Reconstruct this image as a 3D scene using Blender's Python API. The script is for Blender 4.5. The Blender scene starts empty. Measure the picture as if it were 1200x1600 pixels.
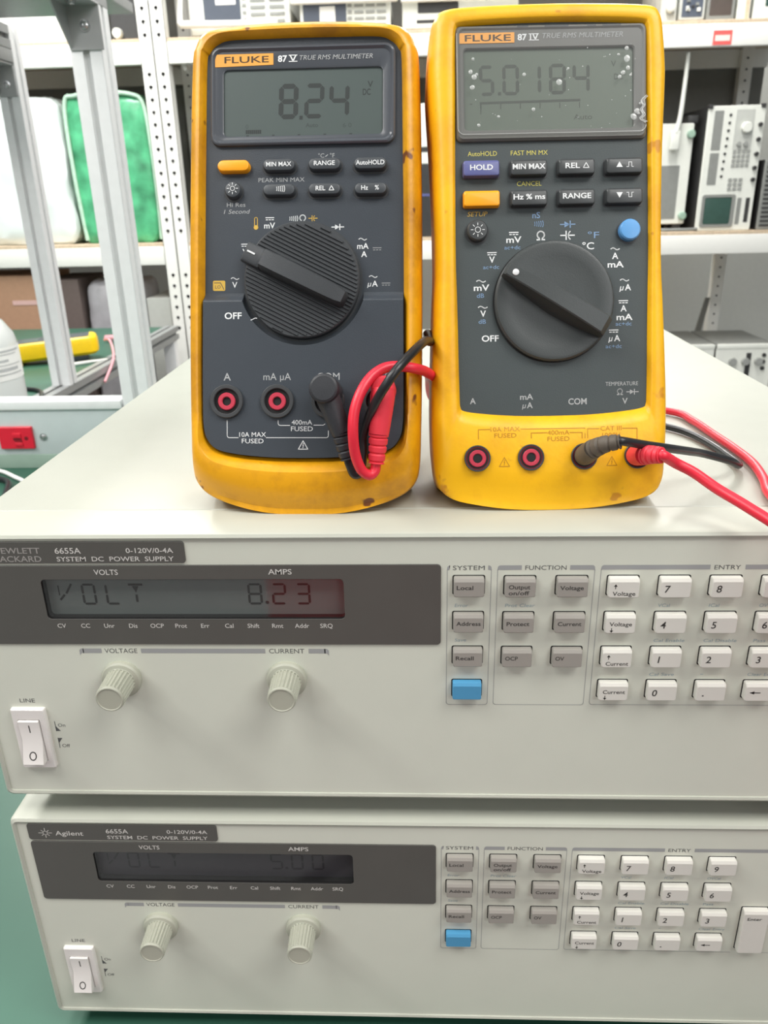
import bpy, bmesh, math, random
from mathutils import Vector, Matrix
from mathutils.bvhtree import BVHTree
random.seed(7)
PI = math.pi
sc = bpy.context.scene
col = sc.collection
ZOFF = 1041.0                      # mm: top of the upper power supply above the floor

def W(x, y, z):                    # bench millimetres -> world metres
    return Vector((x/1000, y/1000, (z+ZOFF)/1000))

# ------------------------------------------------------------------ camera
def cam_axes(rx, ry, rz):
    rx, ry, rz = map(math.radians, (rx, ry, rz))
    Rz = Matrix.Rotation(rz, 3, 'Z'); Rx = Matrix.Rotation(rx, 3, 'X'); Ry = Matrix.Rotation(ry, 3, 'Y')
    return Rz @ Rx @ Ry            # columns: right, forward, up
cd = bpy.data.cameras.new('camera'); cam = bpy.data.objects.new('camera', cd); col.objects.link(cam)
R = cam_axes(-22.0694, 1.3710, 2.7244)
right, fwd, up = R.col[0], R.col[1], R.col[2]
M = Matrix((right, up, -fwd)).transposed().to_4x4()
M.translation = W(192.957, -283.41, 123.67)
cam.matrix_world = M
cd.sensor_fit = 'VERTICAL'; cd.sensor_height = 36; cd.sensor_width = 27
cd.lens = 36*1226.66/1600
cd.clip_start = 0.01; cd.clip_end = 50
cd.dof.use_dof = True; cd.dof.focus_distance = 0.33; cd.dof.aperture_fstop = 24
sc.camera = cam

# ------------------------------------------------------------------ light
sc.view_settings.view_transform = 'Standard'; sc.view_settings.look = 'None'
sc.view_settings.gamma = 1; sc.view_settings.use_curve_mapping = False
sc.view_settings.exposure = 0.25
wd = bpy.data.worlds.new('room_ambient'); sc.world = wd; wd.use_nodes = True
bg = wd.node_tree.nodes['Background']
bg.inputs[0].default_value = (0.93, 0.97, 1.0, 1); bg.inputs[1].default_value = 0.18
def area(name, x, y, z, sx, sy, power, colr=(1, .985, .95), tilt=None):
    l = bpy.data.lights.new(name, 'AREA'); l.shape = 'RECTANGLE'; l.size = sx; l.size_y = sy
    l.energy = power; l.color = colr
    o = bpy.data.objects.new(name, l); col.objects.link(o); o.location = W(x, y, z)
    if tilt: o.rotation_euler = tilt
    return o
for x, y, w, p in [(-150, 1000, .7, 14), (-850, -600, 1.3, 21), (1250, -600, 1.3, 28), (-1350, 60, .3, 27), (-1050, 2050, .16, 40), (800, 2050, .16, 36)]:
    area('ceiling_light', x, y, 1500, w, 1.25 if y > -500 else .7, p)
area('ceiling_light', 900, 3450, 1500, 1.25, .25, 34)  # unseen lamp added to brighten the wall behind the shelving
for x, p in ((1950, 17), (-1950, 12)):        # high windows left and right behind the photographer
    area('window_daylight', x, -2700, 1450, 1.2, .8, p, (.97, .99, 1), (math.radians(78), 0, math.radians(12 if x > 0 else -12)))

# ------------------------------------------------------------------ materials
def lin(c):
    return tuple(((v/255)/12.92 if v/255 <= .04045 else ((v/255+.055)/1.055)**2.4) for v in c)
MATS = {}
def mat(name, rgb, rough=.5, metal=0.0, var=0.06, scale=60.0, bump=0.0, bscale=900.0, spec=.5, coat=0.0):
    m = bpy.data.materials.new(name); m.use_nodes = True
    nt = m.node_tree; b = nt.nodes['Principled BSDF']
    b.inputs['Roughness'].default_value = rough; b.inputs['Metallic'].default_value = metal
    b.inputs['Specular IOR Level'].default_value = spec
    b.inputs['Coat Weight'].default_value = coat
    tc = nt.nodes.new('ShaderNodeTexCoord')
    n = nt.nodes.new('ShaderNodeTexNoise'); n.inputs['Scale'].default_value = scale; n.inputs['Detail'].default_value = 4
    nt.links.new(tc.outputs['Object'], n.inputs['Vector'])
    r = nt.nodes.new('ShaderNodeValToRGB'); c = lin(rgb)
    r.color_ramp.elements[0].position = .3; r.color_ramp.elements[1].position = .7
    r.color_ramp.elements[0].color = tuple(v*(1-var) for v in c)+(1,)
    r.color_ramp.elements[1].color = tuple(min(1, v*(1+var)) for v in c)+(1,)
    nt.links.new(n.outputs['Fac'], r.inputs['Fac']); nt.links.new(r.outputs['Color'], b.inputs['Base Color'])
    if bump:
        n2 = nt.nodes.new('ShaderNodeTexNoise'); n2.inputs['Scale'].default_value = bscale
        nt.links.new(tc.outputs['Object'], n2.inputs['Vector'])
        bp = nt.nodes.new('ShaderNodeBump'); bp.inputs['Strength'].default_value = bump; bp.inputs['Distance'].default_value = .0004
        nt.links.new(n2.outputs['Fac'], bp.inputs['Height']); nt.links.new(bp.outputs['Normal'], b.inputs['Normal'])
    MATS[name] = m
    return m
def worn(name, base, stain, chip, amount=.55, rough=.45):
    """rubber or plastic with grime and a few chips (patches with a shape of their own)"""
    m = mat(name, base, rough, var=.05, scale=25, bump=.15, bscale=700)
    nt = m.node_tree; b = nt.nodes['Principled BSDF']; old = b.inputs['Base Color'].links[0].from_socket
    tc = [n for n in nt.nodes if n.type == 'TEX_COORD'][0]
    def layer(src, rgb, scale, lo, hi, det):
        n = nt.nodes.new('ShaderNodeTexNoise'); n.inputs['Scale'].default_value = scale; n.inputs['Detail'].default_value = det
        n.inputs['Roughness'].default_value = .65
        nt.links.new(tc.outputs['Object'], n.inputs['Vector'])
        mr = nt.nodes.new('ShaderNodeMapRange'); mr.inputs[1].default_value = lo; mr.inputs[2].default_value = hi
        nt.links.new(n.outputs['Fac'], mr.inputs[0])
        mx = nt.nodes.new('ShaderNodeMix'); mx.data_type = 'RGBA'
        nt.links.new(mr.outputs[0], mx.inputs[0]); nt.links.new(src, mx.inputs[6]); mx.inputs[7].default_value = lin(rgb)+(1,)
        return mx.outputs[2]
    s = layer(old, stain, 22, .5-amount*.12, .5+amount*.42, 6)
    s = layer(s, chip, 60, .66, .7, 3)
    nt.links.new(s, b.inputs['Base Color'])
    return m
def glass(name, tint=(1, 1, 1), refl=.06, rough=.03, haze=0.0):
    """a thin clear pane: see-through with a faint mirror, optionally milky"""
    m = bpy.data.materials.new(name); m.use_nodes = True; nt = m.node_tree; nt.nodes.clear()
    o = nt.nodes.new('ShaderNodeOutputMaterial'); t = nt.nodes.new('ShaderNodeBsdfTransparent'); t.inputs[0].default_value = tint+(1,)
    g = nt.nodes.new('ShaderNodeBsdfGlossy'); g.inputs['Roughness'].default_value = rough
    lw = nt.nodes.new('ShaderNodeLayerWeight'); lw.inputs[0].default_value = .5
    pw = nt.nodes.new('ShaderNodeMath'); pw.operation = 'POWER'; pw.inputs[1].default_value = 5
    f = nt.nodes.new('ShaderNodeMath'); f.operation = 'MULTIPLY_ADD'; f.inputs[1].default_value = .95; f.inputs[2].default_value = refl
    nt.links.new(lw.outputs['Facing'], pw.inputs[0]); nt.links.new(pw.outputs[0], f.inputs[0])
    mx = nt.nodes.new('ShaderNodeMixShader')
    src = t
    if haze:
        d = nt.nodes.new('ShaderNodeBsdfDiffuse'); d.inputs[0].default_value = (.8, .82, .8, 1)
        m2 = nt.nodes.new('ShaderNodeMixShader'); m2.inputs[0].default_value = haze
        nt.links.new(t.outputs[0], m2.inputs[1]); nt.links.new(d.outputs[0], m2.inputs[2]); src = m2
    nt.links.new(f.outputs[0], mx.inputs[0]); nt.links.new(src.outputs[0], mx.inputs[1]); nt.links.new(g.outputs[0], mx.inputs[2])
    nt.links.new(mx.outputs[0], o.inputs[0]); MATS[name] = m
    return m
mat('psu_cream', (174, 176, 166), .4, var=.015, bump=.12, bscale=1400)
mat('psu_frame', (182, 184, 172), .4, var=.015)
mat('psu_panel', (210, 213, 200), .5, var=.012, bump=.06, bscale=1600)
mat('psu_strip', (84, 83, 79), .45, var=.03)
mat('psu_print', (156, 158, 158), .6, var=0)
mat('psu_print_dark', (90, 92, 92), .6, var=0)
mat('psu_print_blue', (150, 170, 176), .6, var=0)
mat('strip_print', (205, 203, 198), .6, var=0)
mat('strip_print_dim', (150, 147, 143), .6, var=0)
mat('key_dark', (154, 150, 143), .5, var=.015)
mat('key_light', (216, 214, 206), .5, var=.012)
mat('key_blue', (78, 150, 192), .5, var=.02)
mat('key_ink', (58, 57, 55), .6, var=0)
mat('key_well', (26, 26, 25), .7, var=0)
mat('knob_grey', (172, 173, 158), .5, var=.015)
mat('switch_white', (226, 222, 218), .35, var=.01)
mat('lcd_pale_glare', (106, 112, 109), .35, var=.03)  # upper readout: the glass's reflected brightness is put into this paler colour
mat('lcd_dark', (60, 58, 63), .35, var=.04)
mat('lcd_ink', (38, 38, 36), .5, var=0)
mat('lcd_ink_dim', (30, 29, 36), .5, var=0)
worn('meter_yellow_worn', (230, 164, 16), (166, 108, 22), (112, 62, 26), .5, .36)
worn('meter_yellow', (246, 186, 12), (228, 164, 18), (206, 140, 24), .3, .42)
mat('meter_grey', (57, 63, 70), .36, var=.03, bump=.22, bscale=2200)
mat('meter_grey_two', (62, 70, 71), .5, var=.03, bump=.15, bscale=2200)
mat('bezel_grey', (80, 84, 90), .25, var=.03)
mat('bezel_grey_two', (104, 104, 100), .3, var=.03)
mat('lens_edge', (150, 152, 152), .2, var=.03)
mat('meter_lcd', (76, 88, 85), .4, var=.02)
mat('meter_lcd_two', (86, 98, 85), .4, var=.02)
mat('meter_ink', (40, 47, 45), .6, var=0)
mat('meter_ink_faint', (60, 70, 67), .6, var=0)
mat('meter_ink_two', (54, 62, 53), .6, var=0)
mat('knob_black', (58, 61, 64), .42, var=.05, bump=.2, bscale=2500)
mat('knob_black_two', (64, 68, 68), .38, var=.04, bump=.15, bscale=2500)
mat('button_grey', (62, 66, 70), .42, var=.04)
mat('button_black', (60, 63, 64), .4, var=.04)
mat('button_violet', (92, 96, 146), .4, var=.03)
mat('button_orange', (250, 166, 16), .4, var=.03)
mat('button_blue', (96, 158, 214), .35, var=.03)
mat('white_ink', (226, 228, 228), .6, var=0)
mat('grey_ink', (168, 170, 170), .6, var=0)
mat('blue_ink', (124, 154, 188), .6, var=0)
mat('yellow_ink', (206, 196, 92), .6, var=0)
mat('amber_ink', (206, 168, 66), .6, var=0)
mat('moulded_yellow', (188, 132, 16), .5, var=0)
mat('logo_orange', (234, 162, 62), .45, var=.03)
mat('logo_ink', (64, 46, 20), .6, var=0)
mat('jack_black', (58, 60, 62), .45, var=.04)
mat('jack_deep', (14, 12, 12), .6, var=0)
mat('jack_red', (190, 54, 74), .4, var=.06)
mat('lead_black', (34, 35, 37), .35, var=.05)
mat('plug_black', (46, 48, 52), .5, var=.06, bump=.2, bscale=1500)
mat('plug_worn', (92, 84, 74), .6, var=.12, scale=200)
mat('lead_red', (226, 42, 62), .38, var=.05)
mat('plug_red', (232, 56, 72), .5, var=.06)
mat('aluminium', (240, 241, 241), .42, .12, var=.02)
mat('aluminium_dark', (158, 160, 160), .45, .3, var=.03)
mat('bracket_grey', (178, 178, 178), .45, .2, var=.03)
mat('steel_bolt', (205, 205, 205), .22, .9, var=.03)
mat('shelf_white', (240, 240, 234), .5, var=.01)
mat('chipboard', (206, 186, 160), .8, var=.12, scale=120)
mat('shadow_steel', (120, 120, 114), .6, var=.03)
mat('wall_grey', (200, 201, 195), .8, var=.02)
mat('floor_grey', (140, 142, 142), .5, var=.06)
mat('mat_green', (50, 94, 77), .42, var=.1, scale=9)
mat('bench_edge', (150, 152, 150), .5, var=.03)
mat('panel_grey', (192, 202, 202), .5, var=.02)
mat('outlet_red', (214, 28, 52), .4, var=.04)
mat('outlet_dark', (110, 12, 24), .5, var=.02)
mat('rail_mat_reflection', (150, 172, 158), .4, var=.03)  # green of the mat's reflection, put into the aluminium foot rail's colour
mat('foil_green', (84, 172, 126), .3, var=.45, scale=16, bump=1.0, bscale=40)
mat('foil_edge', (190, 222, 200), .35, var=.1, scale=60)
mat('bag_white', (232, 240, 238), .5, var=.04, scale=12, bump=.6, bscale=30)
mat('cardboard', (168, 132, 106), .8, var=.05)
mat('carton_dark', (96, 84, 80), .8, var=.05)
mat('tape_pink', (214, 178, 172), .5, var=.03)
mat('plastic_grey', (172, 170, 174), .4, var=.12, scale=20)
mat('inst_white', (222, 224, 216), .5, var=.02)
mat('inst_grey', (186, 188, 182), .5, var=.03)
mat('inst_mid', (134, 136, 132), .5, var=.04)
mat('inst_dark', (52, 52, 52), .45, var=.08)
mat('inst_navy', (74, 82, 96), .4, var=.05)
mat('screen_green', (58, 84, 76), .2, var=.05)
mat('screen_brown', (78, 68, 62), .3, var=.08)
mat('inst_button', (150, 152, 148), .5, var=.05)
mat('inst_cap', (150, 178, 160), .5, var=.05)
mat('paper_white', (244, 244, 240), .7, var=.01)
mat('sticker_red', (214, 92, 88), .5, var=.03)
mat('sticker_text', (246, 214, 206), .5, var=.03)
mat('chair_red', (190, 36, 46), .8, var=.08, scale=300)
mat('bottle_plastic', (226, 232, 232), .35, var=.03)
mat('liquid', (176, 204, 200), .2, var=.02)
mat('label_ink', (184, 186, 186), .7, var=.1)
mat('meter_far_yellow', (250, 206, 10), .4, var=.04)
mat('probe_pink', (226, 160, 168), .4, var=.04)
glass('clear_lens')
glass('milky_film', haze=.07, rough=.12, refl=.05)
glass('film_bubble', haze=.45, rough=.2)
glass('milky_bottle', haze=.82, rough=.25, refl=.03)
glass('display_window', tint=(.94, .95, .95), rough=.05, refl=.1)

# ------------------------------------------------------------------ mesh building
class MB:
    def __init__(s): s.v = []; s.f = []; s.m = []
    def add(s, vs, fs, mi=0, xf=None):
        o = len(s.v)
        s.v += [tuple(xf @ Vector(q)) if xf else tuple(q) for q in vs]
        s.f += [tuple(i+o for i in f) for f in fs]; s.m += [mi]*len(fs)
    def loft(s, loops, mi=0, cap0=True, cap1=True, closed=True, xf=None, wrap=False):
        n = len(loops[0]); vs = [p for l in loops for p in l]; fs = []
        L = len(loops)
        for k in range(L if wrap else L-1):
            a, b = k*n, ((k+1) % L)*n
            for i in range(n if closed else n-1):
                j = (i+1) % n
                fs.append((a+i, a+j, b+j, b+i))
        if not wrap:
            if cap0: fs.append(tuple(range(n))[::-1])
            if cap1: fs.append(tuple(range((L-1)*n, L*n)))
        s.add(vs, fs, mi, xf)
    def box(s, x0, x1, y0, y1, z0, z1, mi=0, b=0.0, xf=None):
        if b <= 0:
            v = [(x, y, z) for z in (z0, z1) for y in (y0, y1) for x in (x0, x1)]
            s.add(v, [(0, 2, 3, 1), (4, 5, 7, 6), (0, 1, 5, 4), (2, 6, 7, 3), (0, 4, 6, 2), (1, 3, 7, 5)], mi, xf)
            return
        bm = bmesh.new(); bmesh.ops.create_cube(bm, size=1)
        for q in bm.verts: q.co = Vector(((x0+x1)/2+q.co.x*(x1-x0), (y0+y1)/2+q.co.y*(y1-y0), (z0+z1)/2+q.co.z*(z1-z0)))
        bmesh.ops.bevel(bm, geom=bm.edges[:], offset=b, segments=3, profile=.5, affect='EDGES')
        bm.verts.index_update()
        s.add([q.co[:] for q in bm.verts], [tuple(q.index for q in f.verts) for f in bm.faces], mi, xf); bm.free()
    def prism(s, pts, y0, y1, mi=0, xf=None):      # outline in x-z, from y0 to y1
        s.loft([[(x, y0, z) for x, z in pts], [(x, y1, z) for x, z in pts]], mi, xf=xf)
    def plate(s, loop, ys, insets, mi=0, r=None, xf=None):   # rounded rectangle (x0,x1,z0,z1,r) raised in steps
        x0, x1, z0, z1, rr = loop
        s.loft([[(x, y, z) for x, z in rrect(x0+i, x1-i, z0+i, z1-i, max(rr-i*.5, .05))] for y, i in zip(ys, insets)], mi, xf=xf)
    def lathe(s, prof, mi=0, n=40, xf=None, wob=None):       # prof: (r, y) round the y axis
        loops = [[(r*math.cos(2*PI*k/n)*(wob(k, r) if wob else 1), y, r*math.sin(2*PI*k/n)*(wob(k, r) if wob else 1)) for k in range(n)] for r, y in prof]
        s.loft(loops, mi, xf=xf)
    def ring(s, r0, r1, y0, y1, cx=0, cz=0, mi=0, n=40):
        c = lambda r, y: [(cx+r*math.cos(2*PI*k/n), y, cz+r*math.sin(2*PI*k/n)) for k in range(n)]
        e = min(.25, (r1-r0)/4)
        s.loft([c(r1, y1), c(r1, y0+e), c(r1-e, y0), c(r0+e, y0), c(r0, y0+e), c(r0, y1)], mi, wrap=True)
    def tube(s, pts, rad, mi=0, n=14, sub=8, caps=True, xf=None):
        P, Rr = spline(pts, sub), None
        rs = rad if isinstance(rad, (list, tuple)) else [rad]*len(pts)
        Rr = spline1(rs, sub)
        T = []
        for i in range(len(P)):
            a, b = P[max(i-1, 0)], P[min(i+1, len(P)-1)]
            T.append((b-a).normalized())
        u = T[0].orthogonal().normalized(); loops = []
        for i, p in enumerate(P):
            u = (u - T[i]*u.dot(T[i])).normalized(); w = T[i].cross(u)
            loops.append([tuple(p+(u*math.cos(2*PI*k/n)+w*math.sin(2*PI*k/n))*Rr[i]) for k in range(n)])
        s.loft(loops, mi, caps, caps, xf=xf)
    def stroke(s, pts, w, y, mi=0, closed=False):            # flat printed line in x-z
        q = list(pts)+([pts[0]] if closed else [])
        for (x0, z0), (x1, z1) in zip(q[:-1], q[1:]):
            d = math.hypot(x1-x0, z1-z0) or 1; nx, nz = -(z1-z0)/d*w/2, (x1-x0)/d*w/2
            ex, ez = (x1-x0)/d*w*.35, (z1-z0)/d*w*.35
            s.add([(x0-ex+nx, y, z0-ez+nz), (x0-ex-nx, y, z0-ez-nz), (x1+ex-nx, y, z1+ez-nz), (x1+ex+nx, y, z1+ez+nz)], [(0, 1, 2, 3)], mi)
    def poly(s, pts, y, mi=0): s.add([(x, y, z) for x, z in pts], [tuple(range(len(pts)))], mi)
    def build(s, name, mats, parent=None, org=(0, 0, 0), rot=None, loc=None, sharp=28):
        me = bpy.data.meshes.new(name)
        me.from_pydata([((x-org[0])/1000, (y-org[1])/1000, (z-org[2])/1000) for x, y, z in s.v], [], s.f)
        bm = bmesh.new(); bm.from_mesh(me); bmesh.ops.recalc_face_normals(bm, faces=bm.faces[:]); bm.to_mesh(me); bm.free()
        for m in mats: me.materials.append(MATS[m])
        me.polygons.foreach_set('material_index', s.m)
        me.polygons.foreach_set('use_smooth', [True]*len(s.f))
        me.set_sharp_from_angle(angle=math.radians(sharp)); me.update()
        o = bpy.data.objects.new(name, me); col.objects.link(o)
        if parent: o.parent = parent
        if loc is not None: o.location = loc
        return o
def rrect(x0, x1, z0, z1, r, n=6):
    r = min(r, (x1-x0)/2-.001, (z1-z0)/2-.001); out = []
    for cx, cz, a in ((x1-r, z1-r, 0), (x0+r, z1-r, 90), (x0+r, z0+r, 180), (x1-r, z0+r, 270)):
        for k in range(n+1):
            t = math.radians(a+90*k/n); out.append((cx+r*math.cos(t), cz+r*math.sin(t)))
    return out
def spline(pts, sub=8, closed=False):
    P = [Vector(p) for p in pts]; n = len(P); out = []
    for i in range(n if closed else n-1):
        g = (lambda k: P[k % n]) if closed else (lambda k: P[min(max(k, 0), n-1)])
        p0, p1, p2, p3 = g(i-1), g(i), g(i+1), g(i+2)
        for k in range(sub):
            t = k/sub
            out.append(.5*((2*p1)+(p2-p0)*t+(2*p0-5*p1+4*p2-p3)*t*t+(3*p1-p0-3*p2+p3)*t**3))
    if not closed: out.append(P[-1].copy())
    return out
def spline1(rs, sub=8):
    out = []
    for a, b in zip(rs[:-1], rs[1:]):
        out += [a+(b-a)*k/sub for k in range(sub)]
    return out+[rs[-1]]
def arc(cx, cz, r, a0, a1, n=12):
    return [(cx+r*math.cos(math.radians(a0+(a1-a0)*k/n)), cz+r*math.sin(math.radians(a0+(a1-a0)*k/n))) for k in range(n+1)]

_TXT = {}
def glyphs(s, bold, shear):
    key = (s, bold, shear)
    if key not in _TXT:
        c = bpy.data.curves.new('t', 'FONT'); c.body = s; c.size = 1; c.offset = bold; c.shear = shear; c.resolution_u = 3
        o = bpy.data.objects.new('t', c); me = bpy.data.meshes.new_from_object(o)
        vs = [(v.co.x, v.co.y) for v in me.vertices]; fs = [tuple(p.vertices) for p in me.polygons]
        bpy.data.objects.remove(o); bpy.data.curves.remove(c); bpy.data.meshes.remove(me)
        _TXT[key] = (vs, fs)
    return _TXT[key]
CAPH = max(v[1] for v in glyphs('H', 0, 0)[0])
def text(mb, s, x, z, h, y, mi=0, align='C', w=None, bold=0.0, shear=0.0, rot=0.0):
    """printed lettering: cap height h, vertical middle of the capitals at z"""
    vs, fs = glyphs(s, bold, shear)
    if not vs: return
    lo, hi = min(v[0] for v in vs), max(v[0] for v in vs)
    sy = h/CAPH; sx = w/(hi-lo) if w else sy
    off = {'L': -lo*sx, 'C': -(lo+hi)/2*sx, 'R': -hi*sx}[align]
    ca, sa = math.cos(rot), math.sin(rot); out = []
    for a, b in vs:
        px, pz = a*sx+off, b*sy-h/2
        out.append((x+px*ca-pz*sa, y, z+px*sa+pz*ca))
    mb.add(out, fs, mi)
def tilde(mb, x, z, w, y, mi, t=.35):
    mb.stroke([(x-w/2+w*k/10, z+.38*math.sin(-2*PI*k/10)*-1) for k in range(11)], t, y, mi)
def dcbar(mb, x, z, w, y, mi, t=.35):
    mb.stroke([(x-w/2, z+.4), (x+w/2, z+.4)], t, y, mi)
    for k in (-1, 0, 1): mb.stroke([(x+k*w*.36-w*.1, z-.45), (x+k*w*.36+w*.1, z-.45)], t, y, mi)
def omega(mb, x, z, h, y, mi, t=.45):
    r = h*.42
    mb.stroke([(x-h*.45, z-h*.48), (x-h*.16, z-h*.48)]+arc(x, z+h*.08, r, 240, -60, 18)+[(x+h*.16, z-h*.48), (x+h*.45, z-h*.48)], t, y, mi)
def diode(mb, x, z, w, y, mi, t=.4):
    mb.stroke([(x-w/2, z), (x+w/2, z)], t, y, mi)
    mb.poly([(x-w*.22, z+w*.2), (x-w*.22, z-w*.2), (x+w*.14, z)], y, mi)
    mb.stroke([(x+w*.17, z+w*.22), (x+w*.17, z-w*.22)], t, y, mi)
def capac(mb, x, z, w, y, mi, t=.4):
    mb.stroke([(x-w/2, z), (x-w*.1, z)], t, y, mi); mb.stroke([(x-w*.1, z+w*.3), (x-w*.1, z-w*.3)], t, y, mi)
    mb.stroke(arc(x+w*.42, z, w*.36, 130, 230, 8), t, y, mi); mb.stroke([(x+w*.06, z), (x+w/2, z)], t, y, mi)
def beeper(mb, x, z, w, h, y, mi, t=.32):
    for k in range(5):
        s = .62+.38*k/4
        mb.stroke(arc(x-w/2+w*k/4-h*.9, z, h, -27*s, 27*s, 6), t, y, mi)
def warn_tri(mb, x, z, s, y, mi, t=.32):
    mb.stroke([(x-s/2, z-s*.42), (x+s/2, z-s*.42), (x, z+s*.45)], t, y, mi, True)
    mb.stroke([(x+.15, z+s*.2), (x-.12, z-s*.05), (x+.15, z-.02*s), (x-.1, z-s*.3)], t*.75, y, mi)
def tri_out(mb, x, z, s, y, mi, t=.3): mb.stroke([(x-s/2, z-s*.42), (x+s/2, z-s*.42), (x, z+s*.45)], t, y, mi, True)
def sun(mb, x, z, r, y, mi, t=.26):
    mb.stroke(arc(x, z, r*.36, 0, 360, 16), t, y, mi)
    for k in range(8):
        a = k*PI/4; mb.stroke([(x+r*.62*math.cos(a), z+r*.62*math.sin(a)), (x+r*.9*math.cos(a), z+r*.9*math.sin(a))], t, y, mi)
SEG = {'0': 'abcdef', '1': 'bc', '2': 'abged', '3': 'abgcd', '4': 'fgbc', '5': 'afgcd', '8': 'abcdefg', 'O': 'abcdef', 'L': 'fed'}
def sevenseg(mb, ch, x, z, w, h, t, y, mi, shear=.04, gap=.12):
    """one LCD numeral, lower left corner at x, z"""
    def P(a, b): return (x+a+b*shear, z+b)
    def hor(zc):
        return [P(gap+t*.5, zc), P(gap+t, zc+t/2), P(w-gap-t, zc+t/2), P(w-gap-t*.5, zc), P(w-gap-t, zc-t/2), P(gap+t, zc-t/2)]
    def ver(xc, z0, z1):
        return [P(xc, z0+gap), P(xc+t/2, z0+gap+t/2), P(xc+t/2, z1-gap-t/2), P(xc, z1-gap), P(xc-t/2, z1-gap-t/2), P(xc-t/2, z0+gap+t/2)]
    S = {'a': hor(h-t/2), 'g': hor(h/2), 'd': hor(t/2), 'b': ver(w-t/2, h/2, h-t/2), 'c': ver(w-t/2, t/2, h/2), 'f': ver(t/2, h/2, h-t/2), 'e': ver(t/2, t/2, h/2)}
    for k in SEG[ch]: mb.poly(S[k], y, mi)

def empty(name, loc=(0, 0, 0), label=None, cat=None, group=None, mtx=None):
    o = bpy.data.objects.new(name, None); col.objects.link(o); o.empty_display_size = .02
    if mtx is not None: o.matrix_world = mtx
    else: o.location = loc
    tag(o, label, cat, group); return o
def tag(o, label=None, cat=None, group=None, kind=None):
    if label: o['label'] = label
    if cat: o['category'] = cat
    if group: o['group'] = group
    if kind: o['kind'] = kind
    return o

# ------------------------------------------------------------------ the room and its furniture
def simple(name, boxes, mats, origin, label=None, cat=None, group=None, kind=None, bev=0.0):
    mb = MB()
    for b in boxes: mb.box(*b[:6], mi=b[6] if len(b) > 6 else 0, b=bev)
    o = mb.build(name, mats, None, origin, loc=W(*origin)); return tag(o, label, cat, group, kind)
FZ = -ZOFF
simple('floor', [(-4000, 4000, -4460, 4300, FZ-60, FZ)], ['floor_grey'], (0, 0, FZ), kind='structure')
simple('wall_front', [(-4000, 4000, -4460, -4400, FZ, 1700)], ['wall_grey'], (0, -4400, FZ), kind='structure')
simple('wall_back', [(-4000, 4000, 3700, 3760, FZ, 1700)], ['wall_grey'], (0, 3700, FZ), kind='structure')

# bench under the power supplies
b_org = (100, 400, FZ)
bench = empty('workbench', W(*b_org), 'long workbench with a green mat, carrying the two power supplies', 'workbench')
BT = -291.25
mb = MB(); mb.box(-900, 900, -46, 990, BT-34, BT-2.2, b=2); mb.build('bench_top', ['bench_edge'], bench, b_org)
mb = MB(); mb.box(-890, 890, -42, 985, BT-2.2, BT, b=.6); mb.build('green_mat', ['mat_green'], bench, b_org)
for x in (-880, 840):
    for y in (-36, 930):
        mb = MB(); mb.box(x, x+40, y, y+40, FZ, BT-34, b=1); mb.build('leg', ['aluminium'], bench, b_org)

def tslot(mb, x0, y0, s, z0, z1, mi=0, xf=None, ext='Z'):
    """slotted aluminium extrusion of side s, drawn from z0 to z1 (or along y when ext = 'Y')"""
    q = s*.11; d = s*.2; hw = s/2
    prof = []
    for k in range(4):
        pts = [(hw, -hw+1.2), (hw, -q), (hw-3, -q), (hw-3, -q*1.5), (hw-d, -q*1.1), (hw-d, q*1.1), (hw-3, q*1.5), (hw-3, q), (hw, q), (hw, hw-1.2), (hw-1.2, hw)]
        a = k*PI/2
        prof += [(p[0]*math.cos(a)-p[1]*math.sin(a), p[0]*math.sin(a)+p[1]*math.cos(a)) for p in pts]
    cx, cy = x0+hw, y0+hw
    if ext == 'Z': mb.loft([[(cx+a, cy+b, z) for a, b in prof] for z in (z0, z1)], mi)
    elif ext == 'Y': mb.loft([[(cx+a, y, cy+b) for a, b in prof] for y in (z0, z1)], mi)
    else: mb.loft([[(x, cx+a, cy+b) for a, b in prof] for x in (z0, z1)], mi)
def bolt(mb, x, y, z, r, mi):
    mb.lathe([(r*1.5, 0), (r*1.5, -r*.25), (r, -r*.3), (r, -r*.85), (r*.6, -r*1.05), (.01, -r*1.1)], mi, 20, xf=Matrix.Translation((x, y, z)))

# near post with its overhead beam
o_ = (-262, 967, BT)
post = empty('frame_post', W(*o_), 'nearer slotted aluminium post with a bolted grey bracket at its top', 'post', 'slotted aluminium frame posts')
mb = MB(); tslot(mb, -285, 945, 45, BT, 372); mb.build('upright_profile', ['aluminium'], post, o_)
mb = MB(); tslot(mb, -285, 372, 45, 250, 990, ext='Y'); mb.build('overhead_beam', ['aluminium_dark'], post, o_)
mb = MB()
mb.box(-283, -236, 942, 945, 316, 371, b=.6)
mb.box(-283, -236, 885, 945, 369, 372, b=.6)
for x in (-283,): mb.loft([[(x, 942, 318), (x, 942, 370), (x, 888, 370)], [(x+3, 942, 318), (x+3, 942, 370), (x+3, 888, 370)]])
br = mb.build('corner_bracket', ['bracket_grey'], post, o_)
mb = MB(); bolt(mb, -258, 942, 345, 5.2, 0); mb.build('bolt', ['steel_bolt'], br, o_)
mb = MB(); bolt(mb, 0, 0, 0, 5, 0)
b2 = MB(); b2.add(mb.v, mb.f, 0, Matrix.Translation((-261, 912, 369)) @ Matrix.Rotation(PI/2, 4, 'X')); b2.build('bolt', ['steel_bolt'], br, o_)

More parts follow.
